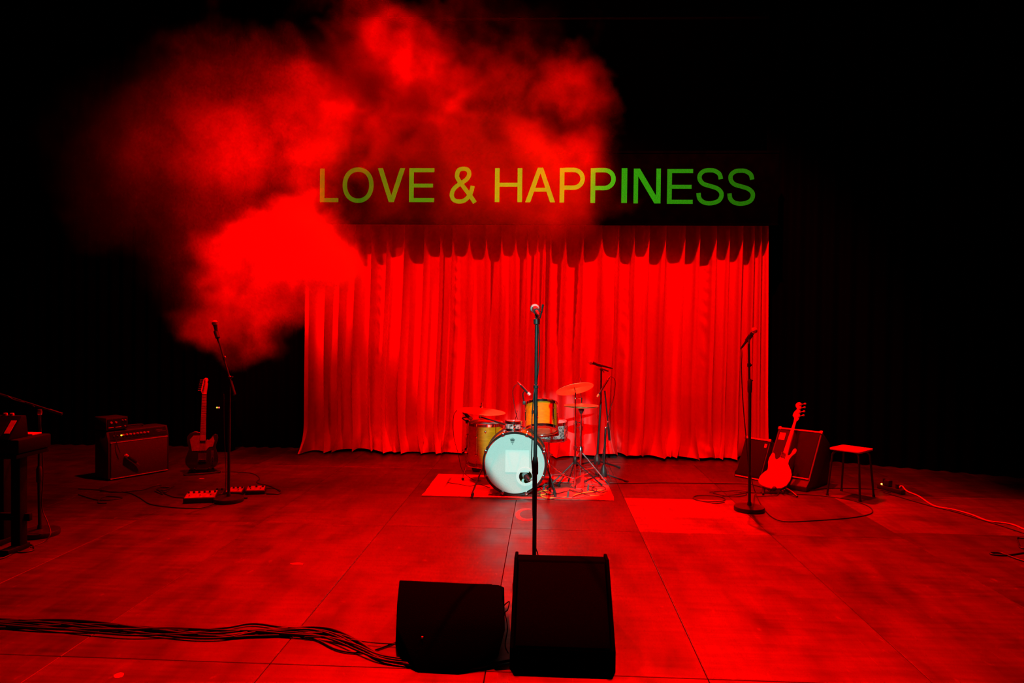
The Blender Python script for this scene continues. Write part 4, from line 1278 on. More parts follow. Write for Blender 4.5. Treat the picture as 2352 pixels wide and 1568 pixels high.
# ------------------------------------------------------------------ guitars
# dark electric guitar on its stand
tb_ = at(463, 1079, 7.12)
gn = V((0.50, -0.85, 0.16)).normalized()               # the way its face points
ga = V((-0.055, 0.17, 0.98)); ga = (ga - gn * ga.dot(gn)).normalized()
gl = ga.cross(gn) * -1
gl = gn.cross(ga) * -1 if gl.x < 0 else gl
gtr = thing('electric_guitar', 'black electric guitar with pale neck standing upright on a stand', 'guitar', tb_)
body = [(0, 0), (.08, .004), (.13, .028), (.157, .075), (.16, .125), (.146, .18), (.130, .225), (.132, .26), (.146, .30), (.152, .335), (.144, .365), (.122, .375), (.098, .36), (.078, .33), (.055, .312), (.03, .315), (.03, .395), (-.03, .395),
        (-.08, .402), (-.125, .385), (-.153, .345), (-.150, .295), (-.132, .245), (-.128, .215), (-.145, .17), (-.160, .12), (-.155, .065), (-.12, .022), (-.07, .003)]
def gp(x, y, z=0.0):
    return tb_ + gl * x + ga * y + gn * z
MB().prism(body, tb_, gl, ga, (-0.022, 0.022)).build('body', GTR_BLACK, gtr, bevel=0.006, sharp=50)
flip = 1 if gl.cross(ga).dot(gn) > 0 else -1
def face(out, z0, z1):
    a, b_ = sorted((z0 * flip, z1 * flip))
    return MB().prism(out, tb_, gl, ga, (a, b_))
face([(-.10, .20), (.035, .20), (.06, .235), (.10, .24), (.115, .30), (.10, .35), (.07, .315), (.03, .30), (-.03, .30), (-.03, .36), (-.09, .36), (-.125, .32), (-.115, .27)], 0.022, 0.025).build('pickguard', PICKGUARD, gtr)
brd = face([(-.04, .085), (.04, .085), (.04, .175), (-.04, .175)], 0.022, 0.027).build('bridge_plate', STEEL, gtr)
face([(-.035, .09), (.035, .09), (.035, .105), (-.035, .105)], 0.027, 0.038).build('saddle', CHROME, brd)
cpl = face([(.085, .05), (.11, .05), (.11, .20), (.085, .20)], 0.022, 0.026).build('control_plate', STEEL, gtr)
for y_ in (0.08, 0.12):
    MB().lathe(gp(.097, y_, 0.026), gn, [(0, 0), (0.010, 0), (0.009, 0.016), (0, 0.017)], 12).build('knob', CHROME, cpl)
nk = face([(-.028, .30), (.028, .30), (.022, .795), (-.022, .795)], 0.012, 0.034).build('neck', MAPLE, gtr, bevel=0.004)
face([(-.028, .305), (.028, .305), (.0215, .793), (-.0215, .793)], 0.034, 0.039).build('fingerboard', ROSEWOOD, nk)
scale = 0.62
for k in range(1, 21):
    y_ = 0.795 - scale * (1 - 2 ** (-k / 12))
    hw = 0.0215 + (0.795 - y_) / 0.49 * 0.0062
    face([(-hw, y_ - .0012), (hw, y_ - .0012), (hw, y_ + .0012), (-hw, y_ + .0012)], 0.039, 0.0405).build('fret', STEEL, nk)
face([(-.022, .793), (.022, .793), (.022, .80), (-.022, .80)], 0.030, 0.043).build('nut', WHITE_TRIM, nk)
hdst = face([(-.022, .795), (.022, .795), (.026, .83), (.030, .87), (.034, .905), (.026, .92), (.036, .945), (.028, .965), (.008, .97), (-.012, .955), (-.030, .86), (-.036, .83)], 0.010, 0.026).build('headstock', MAPLE, gtr, bevel=0.003)
for k in range(6):
    y_ = 0.835 + k * 0.022
    x_ = -0.030 + k * 0.0035
    MB().cyl(gp(x_ + 0.012, y_, 0.02), gp(x_ + 0.012, y_, 0.042), 0.005, n=8).tube([gp(x_, y_, 0.014), gp(x_ - 0.025, y_, 0.014)], 0.003, 6).ball(gp(x_ - 0.03, y_, 0.014), 0.008, 8, 6, (1, 1, .6)).build('tuner', CHROME, hdst)
for k in range(6):
    x0_, x1_ = -0.026 + k * 0.0104, -0.017 + k * 0.0068
    MB().cyl(gp(x0_, .10, 0.037), gp(x1_, .797, 0.0435), 0.0007, n=4).build('string', STEEL, gtr)
gs = thing('guitar_stand', 'low tubular stand carrying the black electric guitar', 'guitar stand', (tb_.x, tb_.y, 0))
bk = V((tb_.x, tb_.y, 0)) - V((gn.x, gn.y, 0)).normalized() * 0.16
gh_ = V((gl.x, gl.y, 0)).normalized()
gf_ = V((gn.x, gn.y, 0)).normalized()
MB().tube(spline([bk + V((0, 0, 0.012)) - gh_ * 0.02, bk + V((0, 0, 0.30)) + gf_ * 0.04, gp(0, .33, -0.05)], 6), 0.010, 8).build('upright', BLACK_METAL, gs)
for s in (-1, 1):
    e = V((tb_.x, tb_.y, 0.012)) + gh_ * s * 0.17 + gf_ * 0.10
    lg = MB().tube(spline([bk + V((0, 0, 0.05)), V((tb_.x, tb_.y, 0.03)) + gh_ * s * 0.11 - gf_ * 0.02, e], 6), 0.010, 8).build('leg', BLACK_METAL, gs)
    MB().tube([gp(s * 0.07, -0.012, -0.06), gp(s * 0.07, -0.012, 0.03), gp(s * 0.07, 0.02, 0.045)], 0.008, 8).tube([gp(s * 0.07, -0.012, -0.06), bk + V((0, 0, 0.16))], 0.008, 8).build('cradle_arm', RUBBER, gs)
MB().tube([V((tb_.x, tb_.y, 0.012)) + gh_ * 0.17 + gf_ * 0.10, V((tb_.x, tb_.y, 0.012)) + gf_ * 0.13, V((tb_.x, tb_.y, 0.012)) - gh_ * 0.17 + gf_ * 0.10], 0.008, 8).build('front_bar', BLACK_METAL, gs)

# pale bass guitar, its back to the audience, leaning towards the amplifier
B0 = at(1783, 1121, 6.72)
hr = ray(1842, 918)
best = None
for k in range(4000):
    tt = 6.0 + k * 0.001
    Q = CAM + hr * tt
    if abs((Q - B0).length - 1.09) < 0.004 and Q.y > B0.y:
        best = Q
B1 = best
na = (B1 - B0).normalized()
nl = RGT - na * RGT.dot(na); nl.normalize()
nb = nl.cross(na).normalized()                        # towards the camera side
if nb.y > 0:
    nb = -nb
def onbass(px, py):
    d = ray(px, py)
    q = CAM + d * ((B0 - CAM).dot(nb) / d.dot(nb))
    return ((q - B0).dot(nl), (q - B0).dot(na))
cpx = lambda pts: [onbass(1680 + x / 6.271, 900 + y / 6.271) for x, y in pts]
bass = thing('bass_guitar', 'pale bass guitar leaning with its back turned, neck up, beside the microphone stand', 'bass guitar', (B0.x, B0.y, 0.01))
body = cpx([(640, 1392), (720, 1390), (800, 1352), (855, 1270), (874, 1190), (862, 1120), (838, 1070), (822, 1030), (838, 975), (880, 920), (930, 885), (947, 845), (940, 815), (918, 805), (895, 822), (872, 868), (848, 898), (825, 908), (795, 900), (735, 905), (700, 935), (668, 962), (640, 962), (632, 935), (632, 895), (612, 866), (588, 876), (560, 922), (540, 985), (542, 1050), (545, 1085), (520, 1118), (470, 1150), (420, 1200), (396, 1262), (408, 1315), (440, 1348), (500, 1372), (570, 1390)])
sgn = 1 if nl.cross(na).dot(nb) > 0 else -1
def bface(out, z0, z1):
    a, b_ = sorted((z0 * sgn, z1 * sgn))
    return MB().prism(out, B0, nl, na, (a, b_))
bface(body, -0.042, 0.0).build('body', BASS_PAINT, bass, bevel=0.010, seg=3, sharp=55)
npl = bface(cpx([(722, 862), (788, 880), (768, 958), (704, 936)]), 0.0, 0.003).build('neck_plate', STEEL, bass)
for x, y in ((730, 876), (776, 888), (762, 944), (714, 930)):
    u_, w_ = cpx([(x, y)])[0]
    MB().ball(B0 + nl * u_ + na * w_ + nb * 0.004, 0.005, 8, 6).build('screw', CHROME, npl)
bface(cpx([(750, 900), (822, 905), (832, 845), (962, 380), (928, 368), (765, 845)]), -0.062, -0.034).build('neck', BASS_PAINT, bass, bevel=0.009, seg=3)
bh_ = bface(cpx([(924, 378), (929, 335), (904, 300), (925, 255), (972, 205), (950, 172), (949, 142), (972, 118), (1003, 112), (1030, 130), (1034, 160), (1018, 215), (1012, 270), (1006, 330), (985, 372), (962, 390)]), -0.058, -0.044).build('headstock', BASS_PAINT, bass, bevel=0.003)
for (x, y), (x2, y2) in zip(((1006, 150), (1000, 205), (994, 262), (988, 320)), ((1080, 142), (1074, 192), (1066, 250), (1056, 308))):
    (u_, w_), (u2, w2) = cpx([(x, y)])[0], cpx([(x2, y2)])[0]
    p_, q_ = B0 + nl * u_ + na * w_ - nb * 0.04, B0 + nl * u2 + na * w2 - nb * 0.04
    MB().lathe(p_, nb, [(0, -0.012), (0.013, -0.012), (0.013, 0.004), (0.006, 0.008), (0, 0.009)], 12).tube([p_, q_], 0.004, 6).ball(q_, 0.013, 10, 8, (1.0, .5, .8)).build('tuner', SATIN_CHROME, bh_)
bs = thing('guitar_stand', 'black folding stand under the pale bass guitar', 'guitar stand', (B0.x, B0.y, 0))
hl = V((nl.x, nl.y, 0)).normalized()
hf = V((nb.x, nb.y, 0)).normalized()
fo = V((B0.x, B0.y, 0))
for s in (-1, 1):
    MB().tube(spline([fo + hl * s * 0.15 + hf * 0.10 + V((0, 0, 0.012)), fo + hl * s * 0.10 - hf * 0.05 + V((0, 0, 0.05)), fo - hf * 0.30 + V((0, 0, 0.012))], 5), 0.010, 8).build('leg', BLACK_METAL, bs)
    MB().tube([fo + hl * s * 0.06 - hf * 0.06 + V((0, 0, 0.03)), fo + hl * s * 0.06 + hf * 0.03 + V((0, 0, 0.03)), fo + hl * s * 0.06 + hf * 0.035 + V((0, 0, 0.055))], 0.008, 8).build('cradle_arm', RUBBER, bs)
MB().tube([fo + hl * -0.10 - hf * 0.05 + V((0, 0, 0.045)), fo + hl * 0.10 - hf * 0.05 + V((0, 0, 0.045))], 0.009, 8).build('crossbar', BLACK_METAL, bs)
MB().ball(B0 + nl * cpx([(620, 1385)])[0][0] + na * cpx([(620, 1385)])[0][1] - nb * 0.005, 0.022, 10, 8).build('strap_block', RUBBER, bs)

# ------------------------------------------------------------------ stool
sq = [fl(1905, 1029, .45), fl(1970, 1037.5, .45), fl(2005, 1031, .45), fl(1942, 1022.5, .45)]
sm = sum(sq, V((0, 0, 0))) / 4
sx_ = ((sq[2] + sq[1]) / 2 - (sq[0] + sq[3]) / 2); sx_.z = 0
srz = math.atan2(((sq[1] - sq[0]) + (sq[2] - sq[3])).y, ((sq[1] - sq[0]) + (sq[2] - sq[3])).x)
stool = thing('stool', 'square pale topped stool on four dark tube legs', 'stool', (sm.x, sm.y, 0), srz)
SW = 0.145
def rrect(hx, hy, r, n=5):
    out = []
    for cx_, cy_, a0_ in ((hx - r, hy - r, 0), (-hx + r, hy - r, 90), (-hx + r, -hy + r, 180), (hx - r, -hy + r, 270)):
        for k in range(n + 1):
            a = math.radians(a0_ + 90 * k / n)
            out.append((cx_ + r * math.cos(a), cy_ + r * math.sin(a)))
    return out
MB().prism(rrect(SW, SW, 0.025), (0, 0, 0.437), (1, 0, 0), (0, 1, 0), (0, 0.018)).build('seat', STOOL_TOP, stool, world=False, bevel=0.004)
for sx in (-1, 1):
    for sy in (-1, 1):
        pts_ = spline([(sx * 0.05, sy * 0.05, 0.427), (sx * 0.095, sy * 0.095, 0.425), (sx * 0.118, sy * 0.118, 0.40), (sx * 0.125, sy * 0.125, 0.34), (sx * 0.150, sy * 0.150, 0.012)], 5)
        lg = MB().tube(pts_, 0.0095, 10).build('leg', BLACK_METAL, stool, world=False)
        MB().cyl((sx * 0.150, sy * 0.150, 0), (sx * 0.150, sy * 0.150, 0.022), 0.013).build('rubber_foot', RUBBER, lg, world=False)
MB().tube([(-0.05, -0.05, 0.427), (0.05, 0.05, 0.427)], 0.0095, 8).tube([(-0.05, 0.05, 0.427), (0.05, -0.05, 0.427)], 0.0095, 8).build('cross_frame', BLACK_METAL, stool, world=False)

# ------------------------------------------------------------------ power strip
ps0, ps1 = fl(2019, 1121), fl(2075, 1136)
pd_ = (ps1 - ps0)
pl_ = pd_.length
pstrip = thing('power_strip', 'black power strip with plugs and an orange light beyond the stool', 'power strip', (ps0 + ps1) / 2, math.atan2(pd_.y, pd_.x))
MB().box((0, 0, 0.022), (pl_, 0.055, 0.044)).build('body', BLACK_PLASTIC, pstrip, world=False, bevel=0.005)
MB().box((-0.035, 0.0, 0.075), (0.06, 0.05, 0.06)).build('power_adapter', BLACK_PLASTIC, pstrip, world=False, bevel=0.006)
MB().cyl((-0.085, 0, 0.044), (-0.085, 0, 0.11), 0.012).build('plug', BLACK_PLASTIC, pstrip, world=False)
MB().cyl((0.07, 0, 0.044), (0.07, 0, 0.085), 0.016).build('plug', BLACK_PLASTIC, pstrip, world=False)
MB().ball((-pl_ / 2 + 0.03, 0, 0.05), 0.008, 10, 8).build('pilot_light', mat('orange_pilot', (1, .5, .1), 0.3, 0, 0.1, 30, 0, ((1.0, 0.42, 0.06), 5.0)), pstrip, world=False)

# power distributor with two indicator lamps far back behind the guitar
pbx = at(499, 936, 8.30)
pbox = thing('power_distributor', 'dark power box with a yellow and a red lamp behind the guitar', 'power box', (pbx.x, 8.38, 0))
MB().box((pbx.x, 8.40, 0.31), (0.30, 0.16, 0.62)).build('case', DRAPE_BLACK, pbox, bevel=0.01)
for dx, col_ in ((-0.011, (1.0, 0.75, 0.05)), (0.014, (1.0, 0.12, 0.10))):
    MB().ball((pbx.x + dx, 8.317, pbx.z), 0.0095, 10, 8).build('indicator_lamp', mat('lamp_%.2f' % dx, col_, 0.3, 0, 0.1, 30, 0, (col_, 1.6)), pbox)

# ------------------------------------------------------------------ effect pedals
def pedal(label, pxs, w, d, h, rot, knobs, topm, treadle=False, sw=1):
    p = fl(*pxs)
    r_ = thing('effect_pedal', label, 'effect pedal', p, rot, 'effect pedals around the microphone stand')
    MB().prism([(-d / 2, 0.004), (-d / 2, h * 0.62), (d / 2, h), (d / 2, 0.004)], (0, 0, 0), (0, 1, 0), (0, 0, 1), (-w / 2, w / 2)).build('case', BLACK_METAL, r_, world=False, bevel=0.004)
    up = V((0, d, h * 0.38)).normalized()
    MB().prism([(-w / 2 + .008, .01), (w / 2 - .008, .01), (w / 2 - .008, d * 1.02 - .01), (-w / 2 + .008, d * 1.02 - .01)], (0, -d / 2, h * 0.62), (1, 0, 0), up, (0.0, 0.003)).build('face_plate', topm, r_, world=False)
    nn = V((1, 0, 0)).cross(up)
    for k in range(knobs):
        x = -w / 2 + w * (k + 0.5) / knobs
        MB().lathe(V((x, -d / 2, h * 0.62)) + up * (d * 0.72) + nn * 0.003, nn, [(0, 0), (0.010, 0), (0.008, 0.016), (0, 0.016)], 10).build('knob', BLACK_PLASTIC, r_, world=False)
    for k in range(sw):
        x = -w / 2 + w * (k + 0.5) / sw
        MB().lathe(V((x, -d / 2, h * 0.62)) + up * (d * 0.25) + nn * 0.003, nn, [(0, 0), (0.007, 0), (0.007, 0.010), (0.004, 0.014), (0, 0.014)], 10).build('foot_switch', CHROME, r_, world=False)
PALE = mat('pale_pedal_face', (0.3, 0.28, 0.25), 0.45)
pedal('wide effect pedal with a pale face, foremost of the row', (462, 1150), 0.26, 0.17, 0.07, 0.28, 6, PALE, sw=3)
pedal('small dark effect pedal between the wide pedal and the stand base', (503, 1139), 0.085, 0.13, 0.055, 0.2, 2, PANEL)
pedal('medium effect pedal with pale face just behind the stand base', (540, 1136), 0.15, 0.12, 0.06, 0.15, 4, PALE, sw=2)
pedal('effect pedal with pale face, furthest from the amplifier', (588, 1132), 0.17, 0.12, 0.055, 0.25, 3, PALE, sw=2)
o = MB().box(fl(562, 1143, 0.008), (0.05, 0.022, 0.014), Matrix.Rotation(0.2, 3, 'Z')).build('adapter_plug', BLACK_PLASTIC, bevel=0.003)
tag(o, 'tiny black adapter lying beside the stand base by the pedals', 'adapter')

# ------------------------------------------------------------------ keyboard rig at the left edge
kp0 = fl(44, 1262); kp1 = fl(8, 1247)
kr = thing('keyboard_stand', 'black column keyboard stand at the edge of the stage', 'keyboard stand', ((kp0.x + kp1.x) / 2 - 0.1, kp0.y + 0.05, 0))
zt = at(44, 1030, kp0.y + 0.05).z
for px_, p in ((45, kp0), (6, kp1)):
    MB().box((p.x - (0.02 if px_ < 20 else 0), p.y, zt / 2), (0.066 if px_ > 20 else 0.10, 0.07, zt)).build('column', KEY_BLACK, kr, bevel=0.006)
    MB().box((p.x, p.y - 0.04, 0.02), (0.07, 0.20, 0.035)).build('foot', KEY_BLACK, kr, bevel=0.006)
MB().box(((kp0.x + kp1.x) / 2 - 0.2, kp0.y + 0.02, 0.22), (0.75, 0.03, 0.05)).build('crossbar', KEY_BLACK, kr, bevel=0.004)
xk = kp0.x
MB().box((xk - 0.36, kp0.y - 0.02, zt - 0.015), (0.95, 0.30, 0.03)).build('shelf', KEY_BLACK, kr, bevel=0.005)
kz = zt + 0.001
kbd = thing('electric_keyboard', 'black electric keyboard on the column stand at the stage edge', 'keyboard', (xk - 0.36, kp0.y - 0.02, kz))
MB().box((xk - 0.36, kp0.y - 0.02, kz + 0.05), (0.98, 0.30, 0.09)).build('case', KEY_BLACK, kbd, bevel=0.008)
for k in range(16):
    MB().box((xk - 0.80 + k * 0.056, kp0.y + 0.08, kz + 0.097), (0.052, 0.09, 0.012)).build('key', WHITE_TRIM, kbd, bevel=0.001, seg=1)
mz = kz + 0.0955
syn = thing('synthesizer_module', 'small synthesizer module with knobs and paper labels on the keyboard', 'synthesizer', (xk - 0.11, kp0.y - 0.09, mz))
Rs = Matrix.Rotation(math.radians(-58), 3, 'X')
MB().prism([(-0.10, 0.0), (0.02, 0.145), (0.06, 0.145), (0.08, 0.0)], (0, kp0.y - 0.09, mz), (0, 1, 0), (0, 0, 1), (xk - 0.30, xk + 0.075)).build('case', KEY_BLACK, syn, bevel=0.005)
su = V((0, 0.12, 0.145)).normalized()
def synface(x0, x1, a, b_, z0, z1, nm, mt):
    return MB().prism([(x0, a), (x1, a), (x1, b_), (x0, b_)], (xk, kp0.y - 0.19, mz), (1, 0, 0), su, (z0, z1)).build(nm, mt, syn)
synface(0.022, 0.058, 0.05, 0.15, 0.0, 0.003, 'paper_label', PAPER)
synface(-0.17, -0.105, 0.05, 0.14, 0.0, 0.003, 'screen', PANEL)
synface(-0.165, -0.115, 0.06, 0.13, 0.003, 0.004, 'paper_note', PAPER)
synface(-0.07, 0.008, 0.03, 0.14, 0.0, 0.003, 'panel', PANEL)
for x_ in (-0.055, -0.01):
    MB().lathe((xk + x_, kp0.y - 0.05, mz + 0.144), (0, 0, 1), [(0, 0), (0.014, 0), (0.012, 0.016), (0, 0.017)], 12).build('knob', KNOB, syn)
o_ = at(27.5, 1043, kp0.y - 0.055)
MB().box(o_, (0.028, 0.006, 0.022)).build('paper_tag', PAPER, kr)

# ------------------------------------------------------------------ cables
def cable(label, pts, r=0.0045, mt=CABLE, group=None, per=8, name='cable'):
    o = MB().tube(spline(pts, per), r, 6).build(name, mt, sharp=80)
    return tag(o, label, 'cable', group)
def F(*pp, z=0.005):
    return [fl(x, y, z) for x, y in pp]
# bundle running from the edge of the stage to the wedges
path = [(-700, 1425), (-480, 1440), (-260, 1428), (-110, 1436), (-30, 1432), (60, 1434), (140, 1436), (220, 1440), (300, 1446), (380, 1449), (450, 1454), (520, 1456), (580, 1451), (650, 1451), (720, 1452), (770, 1460), (820, 1480), (870, 1506), (930, 1518), (1010, 1527)]
bund = ['thickest black cable of the bundle along the stage front', 'black cable running uppermost in the bundle along the stage front', 'black cable running lowest in the bundle along the stage front', 'black cable twisting through the middle of the front bundle', 'black cable crossing over the others in the front bundle', 'thin black cable weaving under the front bundle']
for i, lb_ in enumerate(bund):
    pts_ = []
    for k, (x, y) in enumerate(path):
        off = (9 if k < 17 else 4) * math.sin(k * 0.75 + i * 1.7) + (i - 2.5) * 1.6
        if i == 1 and 7 < k < 13:
            off -= 8
        pts_.append(fl(x, y + off, 0.007 + 0.0035 * (i % 3)))
    cable(lb_, pts_, (0.0085, 0.006, 0.007, 0.0065, 0.006, 0.005)[i], CABLE, 'cables bundled along the stage front', 6)
cable('thin black cable looping off the bundle in front of the squat monitor', F((690, 1459), (730, 1470), (770, 1490), (810, 1498), (850, 1495), (890, 1482), (915, 1472), z=0.006), 0.0045)
cable('thinner black lead straying from the bundle to the squat monitor', F((700, 1462), (780, 1466), (845, 1474), (880, 1477), (917, 1478), z=0.013), 0.003)
cable('black cable linking the two floor monitors along their front edge', F((1075, 1536), (1110, 1531), (1140, 1522), (1172, 1516), z=0.008), 0.007)
cable('thin looped leads hanging between the two floor monitors', [at(1158, 1390, 3.42), at(1164, 1384, 3.42), at(1170, 1382, 3.42), at(1166, 1400, 3.40), at(1160, 1408, 3.40), at(1166, 1440, 3.3), at(1160, 1480, 3.2), at(1168, 1500, 3.18)], 0.003)
# centre stand cable
cable('black cable running down the centre microphone stand', [mt_ - (mh_ - mt_).normalized() * 0.055, at(1236, 726, CY - 0.13), at(1236, 745, CY - 0.06), at(1239, 790, CY - 0.02), at(1238, 830, CY + 0.015), at(1234, 870, CY + 0.02), at(1227, 900, CY - 0.02), at(1222, 960, CY - 0.02), at(1222, 1010, CY - 0.02), at(1221, 1050, CY - 0.02), at(1224, 1095, CY - 0.02), at(1224, 1180, CY - 0.02), at(1229, 1250, CY - 0.02), at(1236, 1275, CY - 0.03), fl(1245, 1338, 0.05), fl(1290, 1345, 0.006), fl(1360, 1330, 0.006)], 0.0035)
# right stand cable and loops
cable('black cable hanging from the microphone by the bass guitar and looping over the floor', [rmt - (rmh - rmt).normalized() * 0.05, at(1704, 812, rb.y + 0.05), at(1703, 850, rb.y + 0.02), at(1707, 930, rb.y), at(1714, 1010, rb.y + 0.02), at(1718, 1060, rb.y + 0.03), at(1726, 1100, rb.y + 0.03), fl(1734, 1128, 0.03), fl(1748, 1158, 0.005), fl(1772, 1186, 0.005), fl(1805, 1197, 0.005), fl(1870, 1195, 0.005), fl(1950, 1189, 0.005), fl(1995, 1181, 0.005), fl(2004, 1172, 0.005), fl(1990, 1160, 0.005), fl(1950, 1147, 0.005), fl(1880, 1137, 0.005), fl(1800, 1133, 0.005), fl(1700, 1130, 0.005)], 0.0045)
cable('black cable stretched across the floor from the rug to the bass guitar', F((1400, 1108), (1450, 1109), (1520, 1108), (1600, 1109), (1680, 1110), (1725, 1112), (1760, 1122)), 0.0055)
for i, (lb_, pp) in enumerate((('black cable coil lying left of the round stand base by the bass guitar', [(1592, 1142), (1600, 1148), (1630, 1151), (1660, 1150), (1664, 1144), (1640, 1138), (1600, 1138), (1595, 1146), (1640, 1155), (1664, 1153)]),
                              ('tangled black lead lying just behind the stand base by the bass guitar', [(1630, 1130), (1660, 1127), (1700, 1130), (1715, 1135), (1690, 1140), (1650, 1135), (1640, 1129), (1680, 1126), (1718, 1128), (1700, 1134), (1660, 1139)]),
                              ('thin black lead curling under the tilted bass amplifier', [(1735, 1140), (1760, 1139), (1783, 1137), (1790, 1131), (1800, 1128)]))):
    cable(lb_, F(*pp, z=0.005 + 0.002 * i), 0.004)
cable('pale cable snaking from the power strip to the stage edge', [fl(2066, 1118, 0.03)] + F((2072, 1116), (2084, 1128), (2110, 1139), (2145, 1161), (2190, 1170), (2230, 1181), (2270, 1196), (2320, 1203), (2352, 1215), (2390, 1232), (2460, 1240), (2560, 1275), (2680, 1300), z=0.007), 0.0065, CABLE_WHITE)
cable('black cable running alongside the pale cable to the stage edge', F((2030, 1130), (2080, 1145), (2140, 1162), (2190, 1174), (2250, 1192), (2300, 1207), (2352, 1224), (2400, 1240), (2500, 1262), (2620, 1300)), 0.006)
cable('black cable joining the stool area to the power strip', F((1860, 1126), (1900, 1121), (1950, 1121), (1990, 1122), (2020, 1124), (2045, 1131)), 0.005)
cable('black cable loop at the edge of the stage in front of the pale cable', F((2620, 1262), (2500, 1256), (2390, 1265), (2352, 1269), (2310, 1275), (2280, 1273), (2276, 1269), (2300, 1270), (2330, 1281), (2360, 1290), (2400, 1296), (2500, 1300), (2620, 1322)), 0.007)
cable('black cable bent square at the edge of the stage', F((2600, 1250), (2480, 1246), (2390, 1240), (2352, 1236), (2336, 1235), (2340, 1248), (2346, 1258), (2380, 1262), (2480, 1272), (2600, 1270)), 0.006)
# left side
cable('black cable sweeping from the amplifier past the pedals', F((230, 1128), (290, 1130), (320, 1142), (345, 1157), (390, 1164), (440, 1167), (470, 1164), (495, 1155)), 0.0045)
cable('black cable curling behind the effect pedals', F((510, 1083), (540, 1083), (580, 1087), (596, 1098), (590, 1108), (620, 1116), (643, 1128), (640, 1134), (612, 1134)), 0.0045)
cable('second black cable looping out beyond the end pedal', F((608, 1121), (630, 1121), (645, 1127), (638, 1133), (600, 1131)), 0.004)
cable('wandering black cable on the floor in front of the amplifier', F((180, 1122), (230, 1125), (260, 1130), (300, 1127), (330, 1124), (350, 1117), (370, 1114), (360, 1124), (380, 1125), (400, 1116)), 0.005)
cable('tangled black cable between the amplifier and the wide pedal', F((355, 1127), (375, 1135), (362, 1120), (390, 1120), (380, 1130), (365, 1126), (395, 1140), (420, 1143), (440, 1146)), 0.0045)
cable('black cable lying along the floor near the keyboard rig', F((180, 1135), (215, 1146), (240, 1148), (265, 1146), (280, 1142), (240, 1140), (225, 1154), (245, 1155)), 0.005)
cable('thin lead dropping from the boom stand down to the pedals', [at(514, 905, lb.y), at(515, 1000, lb.y + 0.02), at(519, 1080, lb.y + 0.02), fl(517, 1140, 0.05)], 0.003)
cable('microphone lead draped over the amplifier front', [aFL + af * 0.06 + nA * 0.0 + V((0, 0, 0.49)), aFL + af * 0.07 + nA * 0.03 + V((0, 0, 0.36)), q0 * 1.0 + V((0, 0, 0.01)) - af * 0.03], 0.0035)
cable('thin cable draped along the keyboard boom', [at(-14, 905, kb.y - 0.06), at(14, 908, kb.y - 0.04), at(30, 917, kb.y - 0.03), at(48, 922, kb.y - 0.02), at(65, 926, kb.y), at(80, 934, kb.y)], 0.004)
cable('black cable hanging beside the keyboard boom stand to its base', [at(92, 960, kb.y - 0.02), at(99, 1080, kb.y - 0.04), at(96, 1160, kb.y - 0.02), at(110, 1200, kb.y - 0.06), fl(116, 1226, 0.045), fl(100, 1244, 0.005), fl(70, 1256, 0.005)], 0.004)
cable('black cables trailing at the feet of the keyboard stand', F((-20, 1268), (20, 1262), (50, 1268), (78, 1262), (70, 1250), (45, 1262), (10, 1280), (-20, 1286)), 0.005)
# drum area
dz = RZ + 0.002
def R_(*pp, z=None):
    return [fl(x, y, (RZ + 0.006) if z is None else z) for x, y in pp]
cable('black microphone cable falling from the rack tom microphone', [gt, at(1192, 880, 6.73), at(1181, 888, 6.76), at(1178, 905, 6.8), at(1184, 945, 6.82), at(1189, 962, 6.86)], 0.003)
cable('black microphone cable falling from the hi-hat microphone', [at(1396, 870, hsx.y), at(1404, 865, hsx.y), at(1413, 875, hsx.y), at(1410, 910, hsx.y), at(1400, 945, hsx.y), at(1394, 975, hsx.y), at(1388, 1020, hsx.y - 0.03), at(1384, 1055, hsx.y - 0.03), at(1396, 1080, hsx.y - 0.06), fl(1404, 1106, 0.006)], 0.003)
cable('black microphone cable hanging down beside the floor tom', [ftl, at(1055, 940, 6.95), at(1042, 955, 7.0), at(1042, 1000, 7.05), at(1052, 1040, 7.05), at(1062, 1080, 7.0), fl(1085, 1100, RZ + 0.006), fl(1105, 1104, RZ + 0.006)], 0.003)
tangle = [('yellow cable curling on the rug beside the bass drum', CABLE_YELLOW, [(1238, 1130), (1246, 1127), (1256, 1126), (1262, 1130), (1250, 1135), (1240, 1136), (1252, 1142), (1275, 1143), (1300, 1141)]),
          ('yellow cable looping on the rug under the hi-hat pedal', CABLE_YELLOW, [(1345, 1135), (1360, 1137), (1380, 1136), (1392, 1130), (1380, 1125), (1362, 1128), (1330, 1133), (1318, 1137)]),
          ('black cable snaking over the rug in front of the crash stand', CABLE, [(1240, 1120), (1260, 1135), (1285, 1132), (1310, 1126), (1330, 1130), (1350, 1136), (1386, 1136)]),
          ('black cable tangled on the rug around the hi-hat legs', CABLE, [(1308, 1124), (1322, 1130), (1338, 1128), (1334, 1120), (1350, 1116), (1370, 1122), (1366, 1130), (1345, 1132), (1325, 1137), (1312, 1143)]),
          ('grey cable crossing the rug between the drum stands', CABLE_GREY, [(1250, 1110), (1275, 1106), (1300, 1108), (1330, 1104), (1355, 1112), (1380, 1110), (1400, 1114)]),
          ('thin black cable coiled at the corner of the rug', CABLE, [(1352, 1124), (1372, 1128), (1390, 1124), (1386, 1117), (1366, 1116), (1360, 1124), (1380, 1131), (1396, 1127)]),
          ('dark cable trailing along the front of the rug by the bass drum', CABLE_GREY, [(1150, 1146), (1180, 1147), (1220, 1145), (1250, 1147), (1285, 1142), (1320, 1143), (1345, 1139)]),
          ('black cable running in shadow under the floor tom', CABLE, [(1028, 1108), (1055, 1112), (1080, 1116), (1100, 1112), (1125, 1120)])]
for i, (lb_, mt2, pp) in enumerate(tangle):
    cable(lb_, R_(*pp, z=RZ + 0.006 + 0.0012 * i), 0.004 if i else 0.005, mt2)
